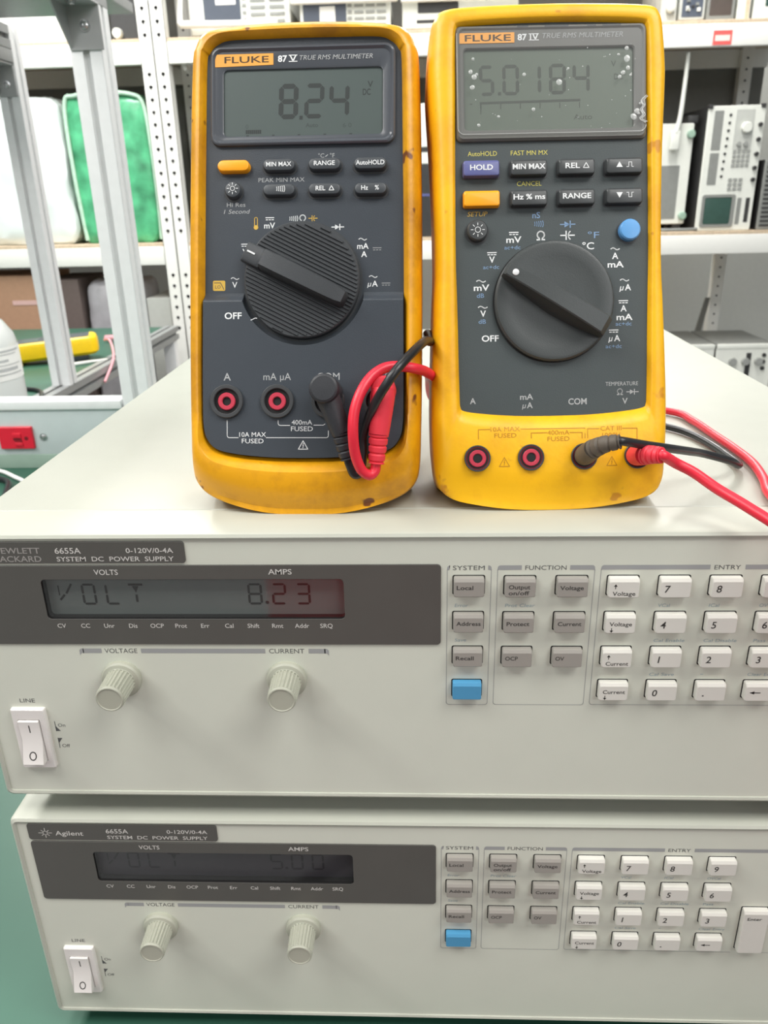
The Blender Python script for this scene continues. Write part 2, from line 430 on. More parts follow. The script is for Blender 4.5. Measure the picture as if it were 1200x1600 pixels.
# far bench on the left with its own post
f_org = (-1150, 1700, FZ)
fb = empty('workbench', W(*f_org), 'far workbench on the left with a green mat and grey metal rim', 'workbench')
mb = MB(); mb.box(-1650, -692, 1010, 2480, BT-40, BT-2.2, b=2); mb.build('bench_top', ['bench_edge'], fb, f_org)
mb = MB(); mb.box(-1640, -692, 1015, 2470, BT-2.2, BT, b=.6); mb.build('green_mat', ['mat_green'], fb, f_org)
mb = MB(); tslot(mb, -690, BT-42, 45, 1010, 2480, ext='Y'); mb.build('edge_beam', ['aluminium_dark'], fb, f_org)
for x in (-1640, -690):
    for y in (1020, 2430):
        mb = MB(); mb.box(x, x+40, y, y+40, FZ, BT-42, b=1); mb.build('leg', ['aluminium'], fb, f_org)
o_ = (-664, 1572, BT)
post = empty('frame_post', W(*o_), 'farther slotted aluminium post standing on the rim of the far bench', 'post', 'slotted aluminium frame posts')
mb = MB(); tslot(mb, -687, 1550, 45, BT+3.2, 462); mb.build('upright_profile', ['aluminium'], post, o_)
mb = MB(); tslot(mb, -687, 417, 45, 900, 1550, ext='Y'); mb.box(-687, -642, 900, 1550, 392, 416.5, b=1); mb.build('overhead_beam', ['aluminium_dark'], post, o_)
mb = MB(); mb.box(-684, -645, 1546, 1550, 330, 391, b=.8); mb.box(-684, -645, 1490, 1550, 388, 391.5, b=.8)
for x in (-684,): mb.loft([[(x, 1546, 333), (x, 1546, 390), (x, 1493, 390)], [(x+3, 1546, 333), (x+3, 1546, 390), (x+3, 1493, 390)]])
br = mb.build('corner_bracket', ['bracket_grey'], post, o_)
mb = MB(); bolt(mb, -664, 1546, 352, 5.2, 0); mb.build('bolt', ['steel_bolt'], br, o_)
# overhead shelf board carried by the two beams
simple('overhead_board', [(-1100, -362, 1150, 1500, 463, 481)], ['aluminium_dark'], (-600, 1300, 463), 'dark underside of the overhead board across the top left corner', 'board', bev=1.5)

# power trunk along the back of the bench
o_ = (-600, 955, BT)
tr = empty('power_trunk', W(*o_), 'low grey power trunk with white top rail behind the power supplies', 'power trunk')
mb = MB(); mb.box(-900, -288, 946, 975, BT+24, -191, b=.8); mb.build('front_plate', ['panel_grey'], tr, o_)
mb = MB(); mb.box(-900, -288, 942, 978, -191, -176, b=1.5); mb.build('top_rail', ['aluminium'], tr, o_)
mb = MB(); mb.box(-900, -288, 945, 976, BT, BT+24, b=.8); mb.build('foot_rail', ['rail_mat_reflection'], tr, o_)
mb = MB(); mb.plate((-500, -443, -256, -219, 1), (946, 941, 940.3), (0, 0, .8), 0)
ou = mb.build('socket_plate', ['outlet_red'], tr, o_)
mb = MB(); mb.box(-476, -462, 938.8, 940.5, -237, -229, b=.6); mb.box(-474, -461, 938.8, 940.5, -251, -245, b=.6)
mb.box(-476, -462, 939.8, 940.4, -241, -238, 1); mb.box(-474, -461, 939.8, 940.4, -244, -242, 1); mb.lathe([(3.2, 0), (3.2, -.5), (.01, -.5)], 1, 16, xf=Matrix.Translation((-454, 940.4, -238)))
mb.build('socket', ['outlet_red', 'outlet_dark'], ou, o_)
mb = MB(); bolt(mb, -427, 946, -237, 4.2, 0); mb.build('screw', ['steel_bolt'], tr, o_)
mb = MB(); mb.tube([(-560, 900, BT+5), (-511, 905, BT+5), (-480, 880, BT+5), (-455, 860, BT+5), (-430, 800, BT+5), (-390, 700, BT+5)], 4.5)
tag(mb.build('mains_cable', ['lead_black'], None, (-480, 880, BT), loc=W(-480, 880, BT)), 'black cable lying on the green mat below the red socket', 'cable')
mb = MB(); mb.tube([(-570, 925, BT+4), (-505, 922, BT+4), (-460, 890, BT+4), (-420, 850, BT+4), (-380, 760, BT+4)], 3.2)
tag(mb.build('mains_cable', ['paper_white'], None, (-480, 900, BT), loc=W(-480, 900, BT)), 'white cable lying on the green mat below the red socket', 'cable')

# unseen chair, added to redden the upper readout's reflection and block low light
o_ = (210, -760, FZ)
ch = empty('reflection_chair', W(*o_), 'unseen red chair added behind the camera to redden the upper readout reflection', 'chair')
mb = MB(); mb.plate((-10, 430, -560, -170, 70), (-640, -672, -690), (0, 0, 25)); mb.build('backrest', ['chair_red'], ch, o_)
mb = MB(); mb.loft([[(x, y, z) for x, y in rrect(-20+i, 440-i, -1130+i, -700-i, 80)] for z, i in ((-640, 20), (-630, 0), (-590, 0), (-575, 20))]); mb.build('seat', ['chair_red'], ch, o_)
mb = MB(); mb.tube([(210, -690, -300), (210, -705, -600), (210, -760, -645), (210, -880, -645)], 16); mb.build('back_bar', ['inst_dark'], ch, o_)
mb = MB(); mb.lathe([(.01, -1000), (26, -1000), (26, -800), (16, -800), (16, -640), (.01, -640)], 0, 20, xf=Matrix.Translation((210, -900, 0)) @ Matrix.Rotation(PI/2, 4, 'X')); mb.build('gas_column', ['inst_dark'], ch, o_)
for k in range(5):
    a = k*2*PI/5; c, q = math.cos(a), math.sin(a)
    mb = MB(); mb.tube([(210+20*c, -900+20*q, -975), (210+150*c, -900+150*q, -985), (210+290*c, -900+290*q, -995)], [18, 15, 12]); l = mb.build('base_arm', ['inst_dark'], ch, o_)
    mb = MB(); mb.lathe([(.01, -10), (22, -10), (24, 0), (22, 10), (.01, 10)], 0, 18, xf=Matrix.Translation((210+290*c, -900+290*q, FZ+24.2))); mb.build('caster', ['inst_dark'], l, o_)

# things on the far bench
UPZ = Matrix.Rotation(PI/2, 4, 'X')
def lathez(mb, x, y, z, prof, mi=0, n=32):      # prof: (r, height)
    mb.lathe(prof, mi, n, xf=Matrix.Translation((x, y, z)) @ UPZ)
o_ = (-590, 1085, BT)
bo = empty('solvent_bottle', W(*o_), 'translucent white plastic bottle with a printed label at the left edge', 'bottle')
mb = MB(); lathez(mb, -590, 1085, BT+.3, [(.01, 0), (66, 0), (70, 4), (70, 182), (66, 200), (52, 222), (30, 236), (19, 242), (19, 252), (.01, 252)], n=48)
mb.build('bottle_body', ['milky_bottle'], bo, o_)
mb = MB(); lathez(mb, -590, 1085, BT+1, [(.01, .5), (64, .5), (68.5, 4), (68.5, 118), (.01, 118.2)], n=48)
mb.build('liquid', ['liquid'], bo, o_)
mb = MB(); lathez(mb, -590, 1085, BT+250, [(.01, 0), (22, 0), (22, 24), (20, 26), (.01, 26)]); mb.build('cap', ['inst_white'], bo, o_)
mb = MB()
la = [math.radians(-95+120*k/14) for k in range(15)]
mb.loft([[(-590+70.6*math.cos(a), 1085+70.6*math.sin(a), z) for a in la] for z in (BT+125, BT+182)], 0, False, False, closed=False)
for z, h, e in ((BT+176, 2.4, 13), (BT+170, 1.2, 12), (BT+160, 3.0, 10), (BT+152, 1.2, 13), (BT+145, 4.0, 12), (BT+136, 1.6, 13)):
    mb.loft([[(-590+71*math.cos(a), 1085+71*math.sin(a), zz) for a in la[1:e]] for zz in (z-h, z+h*.4)], 1, False, False, closed=False)
mb.build('printed_label', ['paper_white', 'label_ink'], bo, o_)

rz = Matrix.Translation((-812, 1880, BT+20)) @ Matrix.Rotation(math.radians(20), 4, 'Z') @ Matrix.Rotation(math.radians(-3), 4, 'Y')
mtx = rz.copy(); mtx.translation = W(*rz.translation)
fm = empty('multimeter', label='yellow multimeter lying flat on the green mat of the far bench', cat='multimeter', group='handheld multimeters', mtx=mtx)
mb = MB()
mb.loft([[(x, y, z) for x, y in rrect(-124+i, 112-i, -50+i, 50-i, 22)] for z, i in ((-6, 10), (2, 1), (30, 0), (40, 3), (44, 8))])
for y in (-46, 34): mb.box(-108, -90, y, y+12, -15, 3, b=2)
mb.build('holster', ['meter_far_yellow'], fm)
mb = MB(); mb.loft([[(x, y, z) for x, y in rrect(-100, 92, -41, 41, 10)] for z in (43.5, 44.6)]); mb.build('face_panel', ['meter_grey'], fm)
mb = MB(); mb.box(-86, -40, -30, 30, 44.5, 45.4, b=.5); mb.build('display', ['meter_lcd'], fm)
mb = MB(); lathez(mb, 12, 0, 44.5, [(.01, 0), (24, 0), (24, 6), (22, 8), (.01, 8)]); mb.build('selector_knob', ['knob_black'], fm)
mb = MB(); mb.box(40, 80, -40, 40, -20, -5, b=2); mb.build('tilt_stand', ['meter_grey'], fm)
def lead(name, pts, r, m, label, cat='cable', grp=None):
    mb = MB(); mb.tube(pts, r)
    o = pts[len(pts)//2]; return tag(mb.build(name, [m], None, o, loc=W(*o)), label, cat, grp)
lead('test_lead', [(-700, 1945, BT+46), (-680, 1930, BT+48), (-662, 1900, BT+24), (-640, 1830, BT+6), (-634, 1740, BT-30)], 3.4, 'probe_pink', 'thin pink lead running off the end of the yellow meter on the far bench')
lead('test_lead', [(-716, 2010, BT+30), (-688, 2020, BT+34), (-670, 1975, BT+20), (-664, 1930, BT+3), (-690, 1890, BT+3), (-715, 1855, BT+3)], 1.8, 'lead_black', 'thin black lead looping down beside the yellow meter on the far bench')
lead('test_probe', [(-760, 1780, BT+5), (-725, 1815, BT+5), (-672, 1872, BT+4)], [5, 5, 3], 'inst_white', 'pale probe lying on the mat in front of the yellow meter on the far bench', 'probe')
lead('test_probe', [(-790, 2180, BT+13), (-720, 2170, BT+13), (-655, 2165, BT+13)], [8, 12, 12], 'probe_pink', 'thick pink probe grip lying behind the yellow meter on the far bench', 'probe')
lead('mains_cable', [(-980, 1600, BT+5), (-800, 1530, BT+5), (-700, 1500, BT+5), (-655, 1420, BT+6), (-640, 1360, BT+4), (-628, 1290, BT-60)], 5, 'lead_black', 'black cable crossing the green mat beside the plastic bottle')
lead('test_probe', [(-1080, 2010, BT+9), (-960, 2080, BT+9), (-890, 2120, BT+9)], [3, 8, 8], 'lead_black', 'black probe lying behind the yellow meter on the far bench', 'probe')

# white boltless shelving behind the benches
S = 2600
sh_o = (100, S+250, FZ)
sh = empty('shelving_unit', W(*sh_o), 'white steel shelving unit with perforated uprights and chipboard shelves across the background', 'shelving')
def upright(x0, x1, name='upright'):
    mb = MB(); w = x1-x0; p = 37.0; cx = (x0+x1)/2; n = 28
    hole = []
    for k in range(n):                         # keyhole: round head above a narrower foot
        a = 2*PI*k/n; c, s_ = math.cos(a), math.sin(a)
        r = 6.2 if s_ > -.45 else (9.5 if s_ < -.93 else 6.6)
        hole.append((r*c*(1 if s_ > -.45 else .62), r*s_+1))
    def sq(z0):
        out = []
        for k in range(n):
            a = 2*PI*k/n; c, s_ = math.cos(a), math.sin(a); t = min((w/2)/max(abs(c), 1e-6), (p/2)/max(abs(s_), 1e-6))
            out.append((cx+c*t, z0+s_*t))
        return out
    zs = [FZ+60+p*k for k in range(int((1130-FZ-60)/p))]
    for z in zs:
        if -96 < z < -18 or 524 < z < 606 or not (-320 < z < 760):
            mb.add([(x0, S-9, z-p/2), (x1, S-9, z-p/2), (x1, S-9, z+p/2), (x0, S-9, z+p/2)], [(0, 1, 2, 3)]); continue
        o = [(x, S-9, zz) for x, zz in sq(z)]; h = [(cx+a, S-9, z+b) for a, b in hole]; h2 = [(cx+a, S-6.5, z+b) for a, b in hole]
        mb.loft([o, h, h2], 0, False, False)
    lo, hi = zs[0]-p/2, zs[-1]+p/2
    mb.box(x0, x0+2, S-9, S+36, lo, hi); mb.box(x1-2, x1, S-9, S+36, lo, hi); mb.box(x0, x1, S+34, S+36, lo, hi); mb.box(x0, x1, S-8.9, S+36, FZ, lo)
    mb.add([(x0+2, S+8, lo), (x1-2, S+8, lo), (x1-2, S+8, hi), (x0+2, S+8, hi)], [(0, 1, 2, 3)], 1)
    return mb.build(name, ['shelf_white', 'inst_dark'], sh, sh_o)
upright(-697, -652.5); upright(-651.5, -607)
for x in (1500, -1900):
    upright(x, x+45)
for x0, x1 in ((-1855, -697), (-607, 1500)):
    for zt, nm in ((-20, 0), (603, 1), (-640, 2), (1090, 3)):
        mb = MB(); mb.box(x0, x1, S-6, S+24, zt-73, zt-11, b=1.2); mb.build('beam', ['shelf_white'], sh, sh_o)
        mb = MB(); mb.box(x0, x1, S-4, S+520, zt-11, zt, b=.8); mb.build('shelf_board', ['chipboard'], sh, sh_o)
        mb = MB(); mb.box(x0, x1, S+500, S+524, zt-73, zt-12); mb.build('rear_beam', ['shelf_white'], sh, sh_o)
for x in (-697, -651.5, 1395):
    mb = MB(); mb.box(x, x+44, S+480, S+520, FZ, 1120, b=1)
    for k in range(46): mb.lathe([(4, 0), (4, -1), (.01, -1)], 1, 10, xf=Matrix.Translation((x+22, S+480, -700+37*k)))
    mb.build('rear_upright', ['shelf_white', 'inst_dark'], sh, sh_o)
mb = MB()
for dx in (0, 6): mb.loft([[(-560-dx, S+24, 530), (-560-dx, S+500, 530), (-560-dx, S+500, 500), (-560-dx, S+24, 515)], [(-563-dx, S+24, 530), (-563-dx, S+500, 530), (-563-dx, S+500, 500), (-563-dx, S+24, 515)]])
mb.loft([[(870, S+26, 535), (1000, S+500, 535), (1000, S+500, 470), (870, S+26, 505)], [(900, S+26, 535), (1030, S+500, 535), (1030, S+500, 470), (900, S+26, 505)]])
mb.build('brace', ['shelf_white'], sh, sh_o)
mb = MB(); mb.loft([[(1372, S+470, -300), (1372, S+480, -300), (1340, S+480, -460), (1340, S+470, -460)], [(1390, S+470, -300), (1390, S+480, -300), (1366, S+480, -460), (1366, S+470, -460)]])
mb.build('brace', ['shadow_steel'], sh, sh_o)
mb = MB(); mb.box(1124, 1182, S-7.6, S-6, 533, 573); mb.box(1130, 1176, S-8, S-7.4, 544, 560, 1); mb.build('shelf_sticker', ['sticker_red', 'sticker_text'], sh, sh_o)
# rear cladding of the middle bay
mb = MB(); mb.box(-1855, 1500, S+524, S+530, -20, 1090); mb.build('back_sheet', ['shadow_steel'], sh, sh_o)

# --- middle shelf
def soft(mb, x0, x1, y0, y1, z0, z1, amp, seed, seg=9, mi=0, r=.12):
    """puffy wrapped parcel"""
    rnd = random.Random(seed); bm = bmesh.new(); bmesh.ops.create_cube(bm, size=1)
    bmesh.ops.bevel(bm, geom=bm.edges[:], offset=r, segments=3, profile=.5, affect='EDGES')
    bmesh.ops.subdivide_edges(bm, edges=[e for e in bm.edges if e.calc_length() > .3], cuts=seg, use_grid_fill=True)
    bm.verts.index_update()
    for v in bm.verts:
        a = math.sin(v.co.x*11+seed)*math.sin(v.co.z*13+seed*2)*math.sin(v.co.y*7+seed)
        v.co += v.co.normalized()*(rnd.random()-.5)*amp*.5+v.co*a*amp
        v.co.z = max(v.co.z, -.5)
    mb.add([((x0+x1)/2+v.co.x*(x1-x0), (y0+y1)/2+v.co.y*(y1-y0), z0+(v.co.z+.5)*(z1-z0)) for v in bm.verts], [tuple(q.index for q in f.verts) for f in bm.faces], mi); bm.free()
mb = MB(); soft(mb, -994, -716, S+30, S+190, -20, 452, .06, 3)
o_ = (-850, S+100, -20); pk = mb.build('wrapped_parcel', ['foil_green'], None, o_, loc=W(*o_)); tag(pk, 'green bubble-wrapped parcel standing on the middle shelf behind the near post', 'parcel')
mb = MB(); rs = random.Random(5)
mb.tube([(-712, S+34, -8), (-708, S+32, 120), (-710, S+32, 300), (-722, S+36, 420), (-760, S+34, 450), (-850, S+30, 456), (-950, S+34, 450), (-990, S+36, 420), (-992, S+34, 200), (-980, S+34, -8)], 7)
mb.build('film_seam', ['foil_edge'], pk, o_)
mb = MB(); soft(mb, -1420, -1012, S+20, S+260, -20, 452, .05, 8)
o_ = (-1200, S+120, -20); tag(mb.build('plastic_bag', ['bag_white'], None, o_, loc=W(*o_)), 'stuffed white plastic bag standing left of the green parcel', 'bag')

def gear(name, label, cat, x0, x1, z0, z1, depth, body='inst_grey', face='inst_white', y=S+20, group=None):
    o_ = ((x0+x1)/2, y+depth/2, z0)
    e = empty(name, W(*o_), label, cat, group)
    mb = MB(); mb.box(x0, x1, y+4, y+depth, z0, z1, b=3); mb.build('case', [body], e, o_)
    mb = MB(); mb.plate((x0, x1, z0, z1, 6), (y+5, y-1, y-3), (0, 0, 2)); mb.build('front_panel', [face], e, o_)
    def part(nm, m, fn, *ms):
        mb = MB(); fn(mb); return mb.build(nm, [m]+list(ms), e, o_)
    return e, part, y-3
# spectrum analyser standing on its side
e, part, yf = gear('spectrum_analyzer', 'white spectrum analyzer standing on its side on the middle shelf at right', 'test instrument', 1146, 1330, -19, 364, 330, body='inst_dark')
part('screen', 'screen_green', lambda m: m.plate((1168, 1256, 2, 86, 5), (yf+1, yf-2.4, yf-2.6), (0, 0, 1)))
def f(m):
    m.loft([[(x, q, z) for x, z in rrect(*b)] for q, b in ((yf, (1158, 1268, -8, 96, 8)), (yf-4, (1158, 1268, -8, 96, 8)), (yf-4, (1167, 1257, 1, 87, 5)), (yf, (1167, 1257, 1, 87, 5)))], 0, wrap=True)
part('screen_bezel', 'inst_mid', f)
part('softkey_strip', 'inst_mid', lambda m: (m.plate((1166, 1196, 232, 350, 2), (yf, yf-1), (0, .4)), m.plate((1166, 1196, 126, 224, 2), (yf, yf-1), (0, .4))))
part('keypad', 'inst_grey', lambda m: m.plate((1236, 1296, 232, 352, 3), (yf, yf-1), (0, .4)))
for r in range(4):
    for c in range(4):
        part('key', 'inst_button', lambda m: m.plate((1239+c*15, 1251+c*15, 180+r*14, 190+r*14, 1), (yf, yf-3), (0, .6)))
for r in range(3):
    for c in range(3):
        part('key', 'inst_button', lambda m: m.plate((1236+c*17, 1249+c*17, 108+r*14, 118+r*14, 1), (yf, yf-3), (0, .6)))
for i in range(9):
    part('port', 'inst_dark', lambda m: m.lathe([(4.4, 0), (4.4, -2), (.01, -2)], 0, 14, xf=Matrix.Translation((1218-i*.8, yf, 336-i*23))))
part('tuning_knob', 'inst_white', lambda m: m.lathe([(17, 0), (16, -14), (14, -16), (.01, -16)], 0, 28, xf=Matrix.Translation((1272, yf, 298))))
for z in (250,):
    for x in (1254, 1276): part('small_knob', 'inst_button', lambda m: m.lathe([(7, 0), (7, -9), (.01, -9)], 0, 16, xf=Matrix.Translation((x, yf, z))))
for z in (306, 262, 218, 176, 140): part('connector', 'inst_dark', lambda m: m.lathe([(6.5, 0), (6.5, -10), (4, -10), (4, -12), (.01, -12)], 0, 16, xf=Matrix.Translation((1316, yf, z))))
part('nameplate', 'inst_mid', lambda m: (m.plate((1276, 1290, 0, 84, 2), (yf, yf-.8), (0, .3)), m.plate((1304, 1318, 6, 84, 2), (yf, yf-.8), (0, .3), 1)), 'inst_dark')
for x in (1150, 1318):
    part('corner_foot', 'inst_dark', lambda m: m.box(x-6, x+8, yf-6, yf+14, 356, 368, b=2))
part('tilt_bail', 'inst_mid', lambda m: m.tube([(1150, yf-4, -12), (1120, yf-14, -13), (1050, yf-14, -13), (1010, yf-6, -13)], 5))
# cream instrument behind the handle
e, part, yf = gear('bench_instrument', 'cream bench instrument left of the spectrum analyzer, a white cable end hanging before it', 'test instrument', 930, 1118, 4, 318, 300, y=S+60)
part('side_panel', 'inst_mid', lambda m: m.plate((940, 1084, 20, 190, 3), (yf, yf-1), (0, .4)))
for z in (30, 285): part('corner_cap', 'inst_cap', lambda m: m.lathe([(13, 0), (13, -12), (10, -14), (.01, -14)], 0, 16, xf=Matrix.Translation((1108, yf, z))))
for x in (934, 1084):
    for y in (10, 200): part('foot', 'inst_dark', lambda m: m.box(x, x+26, yf+y, yf+y+50, -19.8, 5))
part('top_vent', 'inst_dark', lambda m: m.box(1096, 1130, yf+4, yf+90, 317, 342, b=3))
mb = MB(); mb.tube([(1066, S+36, 520), (1064, S+34, 420), (1060, S+34, 330), (1052, S+34, 290)], [6, 7, 8, 10]); mb.box(1036, 1066, S+26, S+44, 236, 296, b=5)
o_ = (1056, S+36, 520); tag(mb.build('hanging_cable', ['inst_white'], None, o_, loc=W(*o_)), 'white flat cable with a plug hanging from the shelf beside the spectrum analyzer', 'cable')
# instrument at the frame's right edge
e, part, yf = gear('bench_instrument', 'dark ribbed instrument at the right edge beyond the spectrum analyzer', 'test instrument', 1352, 1490, -19, 200, 300, body='inst_dark', face='inst_mid')
for i in range(14): part('rib', 'inst_dark', lambda m: m.box(1360, 1480, yf-2, yf+.5, -8+i*14, -2+i*14))
# between the two multimeters
e, part, yf = gear('bench_instrument', 'dark instrument on the middle shelf seen between the two multimeters, lower of the pair', 'test instrument', 120, 470, -19, 212, 320, body='inst_dark', face='inst_dark', group='stacked instruments between the meters')
part('front_strip', 'button_violet', lambda m: m.plate((190, 260, 112, 120, 1), (yf, yf-.8), (0, .3)))  # violet glint on the dark front, put in as a coloured strip
part('screen', 'inst_navy', lambda m: m.plate((280, 440, 30, 180, 4), (yf, yf-1), (0, .5)))
for x in (140, 420): part('foot', 'inst_mid', lambda m: m.box(x, x+30, yf+10, yf+60, -19.9, -17))
e, part, yf = gear('bench_instrument', 'white instrument stacked on the dark one, seen between the two multimeters', 'test instrument', 130, 460, 213, 396, 310, group='stacked instruments between the meters')
part('slot', 'inst_dark', lambda m: m.plate((150, 440, 250, 266, 2), (yf, yf-.8), (0, .3)))
part('switch', 'inst_dark', lambda m: m.plate((229, 238, 358, 372, 1), (yf, yf-3), (0, .6)))
for i in range(4): part('knob', 'inst_button', lambda m: m.lathe([(11, 0), (10, -12), (.01, -12)], 0, 18, xf=Matrix.Translation((290+i*40, yf, 330))))
e, part, yf = gear('bench_instrument', 'grey instrument on the middle shelf right of the perforated upright', 'test instrument', -560, -260, -19, 220, 320, face='inst_dark')
part('trim_strip', 'inst_white', lambda m: m.plate((-555, -265, 100, 118, 2), (yf, yf-1), (0, .3)))
part('front_strip', 'inst_navy', lambda m: m.plate((-550, -430, 170, 205, 2), (yf, yf-1), (0, .3)))
part('lower_strip', 'inst_white', lambda m: m.plate((-555, -265, -8, 18, 2), (yf, yf-1), (0, .3)))

# --- top shelf
T = 603
e, part, yf = gear('oscilloscope', 'white oscilloscope with a navy screen and front handle bar on the top shelf', 'test instrument', -540, -212, T+12, T+230, 300, y=S+60)
part('screen', 'inst_navy', lambda m: m.plate((-492, -372, T+45, T+215, 5), (yf, yf-1.2), (0, .5)))
for r in range(7):
    part('softkey', 'inst_button', lambda m: m.plate((-366, -354, T+48+r*20, T+58+r*20, 1), (yf, yf-3), (0, .5)))
    for c in range(2): part('keypad_row', 'inst_button', lambda m: m.plate((-340+c*62, -292+c*62, T+42+r*20, T+52+r*20, 1), (yf, yf-3), (0, .5)))
part('paper_note', 'paper_white', lambda m: m.box(-452, -386, yf-2.6, yf-1.4, T+96, T+190))
part('handle', 'shelf_white', lambda m: (m.tube([(-566, yf-30, T+40), (-400, yf-34, T+36), (-250, yf-34, T+36)], 11), m.tube([(-566, yf-30, T+40), (-568, yf-10, T+80), (-566, yf+10, T+130)], 9)))
for x in (-530, -250): part('foot', 'inst_dark', lambda m: m.box(x, x+30, yf+6, yf+280, T+.2, T+13, b=1))
e, part, yf = gear('signal_generator', 'white signal generator with two paper notes on the top shelf, behind the worn meter', 'test instrument', -180, 112, T+12, T+110, 320, y=S+60)
part('screen', 'inst_navy', lambda m: m.plate((-170, -30, T+20, T+92, 4), (yf, yf-1), (0, .5)))
part('paper_note', 'paper_white', lambda m: m.box(-116, -66, yf-2.6, yf-1.2, T+30, T+82))
for r in range(4):
    part('softkey', 'inst_button', lambda m: m.plate((-26, -12, T+24+r*18, T+34+r*18, 1), (yf, yf-3), (0, .5)))
    for c in range(3): part('keypad_row', 'inst_button', lambda m: m.plate((-4+c*36, 26+c*36, T+24+r*18, T+32+r*18, 1), (yf, yf-3), (0, .5)))
part('handle', 'shelf_white', lambda m: m.box(-206, 136, yf-26, yf-8, T+86, T+102, b=5))
for x in (-170, 80): part('foot', 'inst_dark', lambda m: m.box(x, x+30, yf+6, yf+280, T+.2, T+13, b=1))
e, part, yf = gear('bench_instrument', 'white instrument with a dark slot on the top shelf between the multimeters', 'test instrument', 150, 520, T+12, T+120, 320, y=S+60)
part('slot', 'inst_dark', lambda m: m.plate((196, 330, T+26, T+36, 2), (yf, yf-.8), (0, .3)))
part('display', 'inst_dark', lambda m: m.plate((200, 330, T+54, T+92, 3), (yf, yf-.8), (0, .3)))
part('handle', 'shelf_white', lambda m: m.box(146, 524, yf-24, yf-8, T+82, T+98, b=5))
for x in (160, 470): part('foot', 'inst_dark', lambda m: m.box(x, x+30, yf+6, yf+280, T+.2, T+13, b=1))
e, part, yf = gear('bench_instrument', 'dark instrument on the top shelf left of the perforated upright', 'test instrument', -800, -708, T+8, T+170, 260, y=S+50, body='inst_dark', face='inst_dark')
part('plug', 'inst_white', lambda m: m.lathe([(16, 0), (14, -20), (.01, -20)], 0, 18, xf=Matrix.Translation((-778, yf, T+24))))
for x in (-796, -732): part('foot', 'inst_mid', lambda m: m.box(x, x+20, yf+10, yf+200, T+.2, T+9))
e, part, yf = gear('bench_instrument', 'white boxy instrument on the top shelf behind the far post', 'test instrument', -1180, -830, T+.3, T+120, 300, y=S+40)
part('display', 'paper_white', lambda m: m.plate((-1150, -980, T+20, T+90, 3), (yf, yf-.8), (0, .3)))
# right end of the top shelf
e, part, yf = gear('circuit_module', 'open metal module with dark circuitry on the top shelf beside the newer meter', 'electronics module', 1020, 1100, T+6, T+160, 240, y=S+30, face='inst_grey')
part('circuit_board', 'inst_navy', lambda m: m.plate((1028, 1092, T+14, T+150, 2), (yf, yf-.8), (0, .3)))
rn = random.Random(4)
for i in range(12):
    x, z = 1032+rn.random()*48, T+18+rn.random()*120
    part('component', ['inst_white', 'inst_dark', 'inst_mid'][i % 3], lambda m: m.plate((x, x+7+rn.random()*6, z, z+6+rn.random()*8, 1), (yf-.5, yf-5), (0, .5)))
for x in (1030, 1076): part('foot', 'inst_dark', lambda m: m.box(x, x+14, yf+6, yf+200, T+.2, T+7))
e, part, yf = gear('circuit_module', 'narrow metal module with a white connector on the top shelf beside the newer meter', 'electronics module', 962, 1012, T+.3, T+150, 240, y=S+30, face='inst_grey')
part('connector', 'inst_white', lambda m: m.lathe([(13, 0), (13, -16), (9, -18), (.01, -18)], 0, 18, xf=Matrix.Translation((990, yf, T+40))))
part('panel_slot', 'inst_dark', lambda m: m.plate((972, 990, T+70, T+140, 2), (yf, yf-.8), (0, .3)))
e, part, yf = gear('crt_monitor', 'small grey monitor with a brown screen on the top shelf at right', 'monitor', 1106, 1192, T+.3, T+150, 240, y=S+30, face='inst_mid')
part('screen', 'screen_brown', lambda m: m.plate((1114, 1182, T+16, T+140, 3), (yf, yf-1), (0, .5)))
part('paper_note', 'paper_white', lambda m: m.box(1122, 1164, yf-2.4, yf-1.2, T+74, T+110))
e, part, yf = gear('bench_instrument', 'tall cream instrument on the top shelf at the right edge, nearest the brown monitor', 'test instrument', 1200, 1240, T+.3, T+160, 260, y=S+30)
part('edge_trim', 'chipboard', lambda m: m.plate((1224, 1236, T+4, T+60, 2), (yf, yf-.8), (0, .3)))
e, part, yf = gear('bench_instrument', 'cream instrument with a green screen on the top shelf, cut by the right edge', 'test instrument', 1250, 1420, T+.3, T+160, 260, y=S+30)
part('screen', 'screen_green', lambda m: m.plate((1284, 1400, T+36, T+140, 4), (yf, yf-1), (0, .5)))

# --- lower shelf
L0 = -640
for i, (x0, x1, lab) in enumerate(((1010, 1268, 'grey-topped instrument on the lower shelf, left of the two at right'), (1276, 1478, 'grey-topped instrument on the lower shelf, right of the two at right'))):
    e, part, yf = gear('rack_instrument', lab, 'test instrument', x0, x1, L0+.3, -408, 300, body='inst_mid', group='instruments on the lower shelf')
    part('top_lip', 'inst_white', lambda m: m.box(x0, x1, yf-2, yf+8, -424, -409, b=1))
    for k in range(3): part('knob', 'inst_button', lambda m: m.lathe([(14, 0), (13, -14), (.01, -14)], 0, 18, xf=Matrix.Translation((x0+60+k*46, yf, -470))))
    part('dark_strip', 'inst_dark', lambda m: m.plate((x0+88+i*20, x0+106+i*20, -560, -440, 2), (yf, yf-1), (0, .3)))
    for k in range(3): part('port', 'inst_dark', lambda m: m.lathe([(7, 0), (7, -6), (.01, -6)], 0, 14, xf=Matrix.Translation((x0+170, yf, -448-k*24))))
def carton(name, label, x0, x1, z1, m, depth=300, strip=None, y=S+20, cat='box'):
    o_ = ((x0+x1)/2, y, L0); mb = MB(); mb.box(x0, x1, y, y+depth, L0+.3, z1, b=2)
    o = tag(mb.build(name, [m], None, o_, loc=W(*o_)), label, cat)
    if strip: mb = MB(); mb.box(*strip); mb.build('tape', ['tape_pink'], o, o_)
    return o
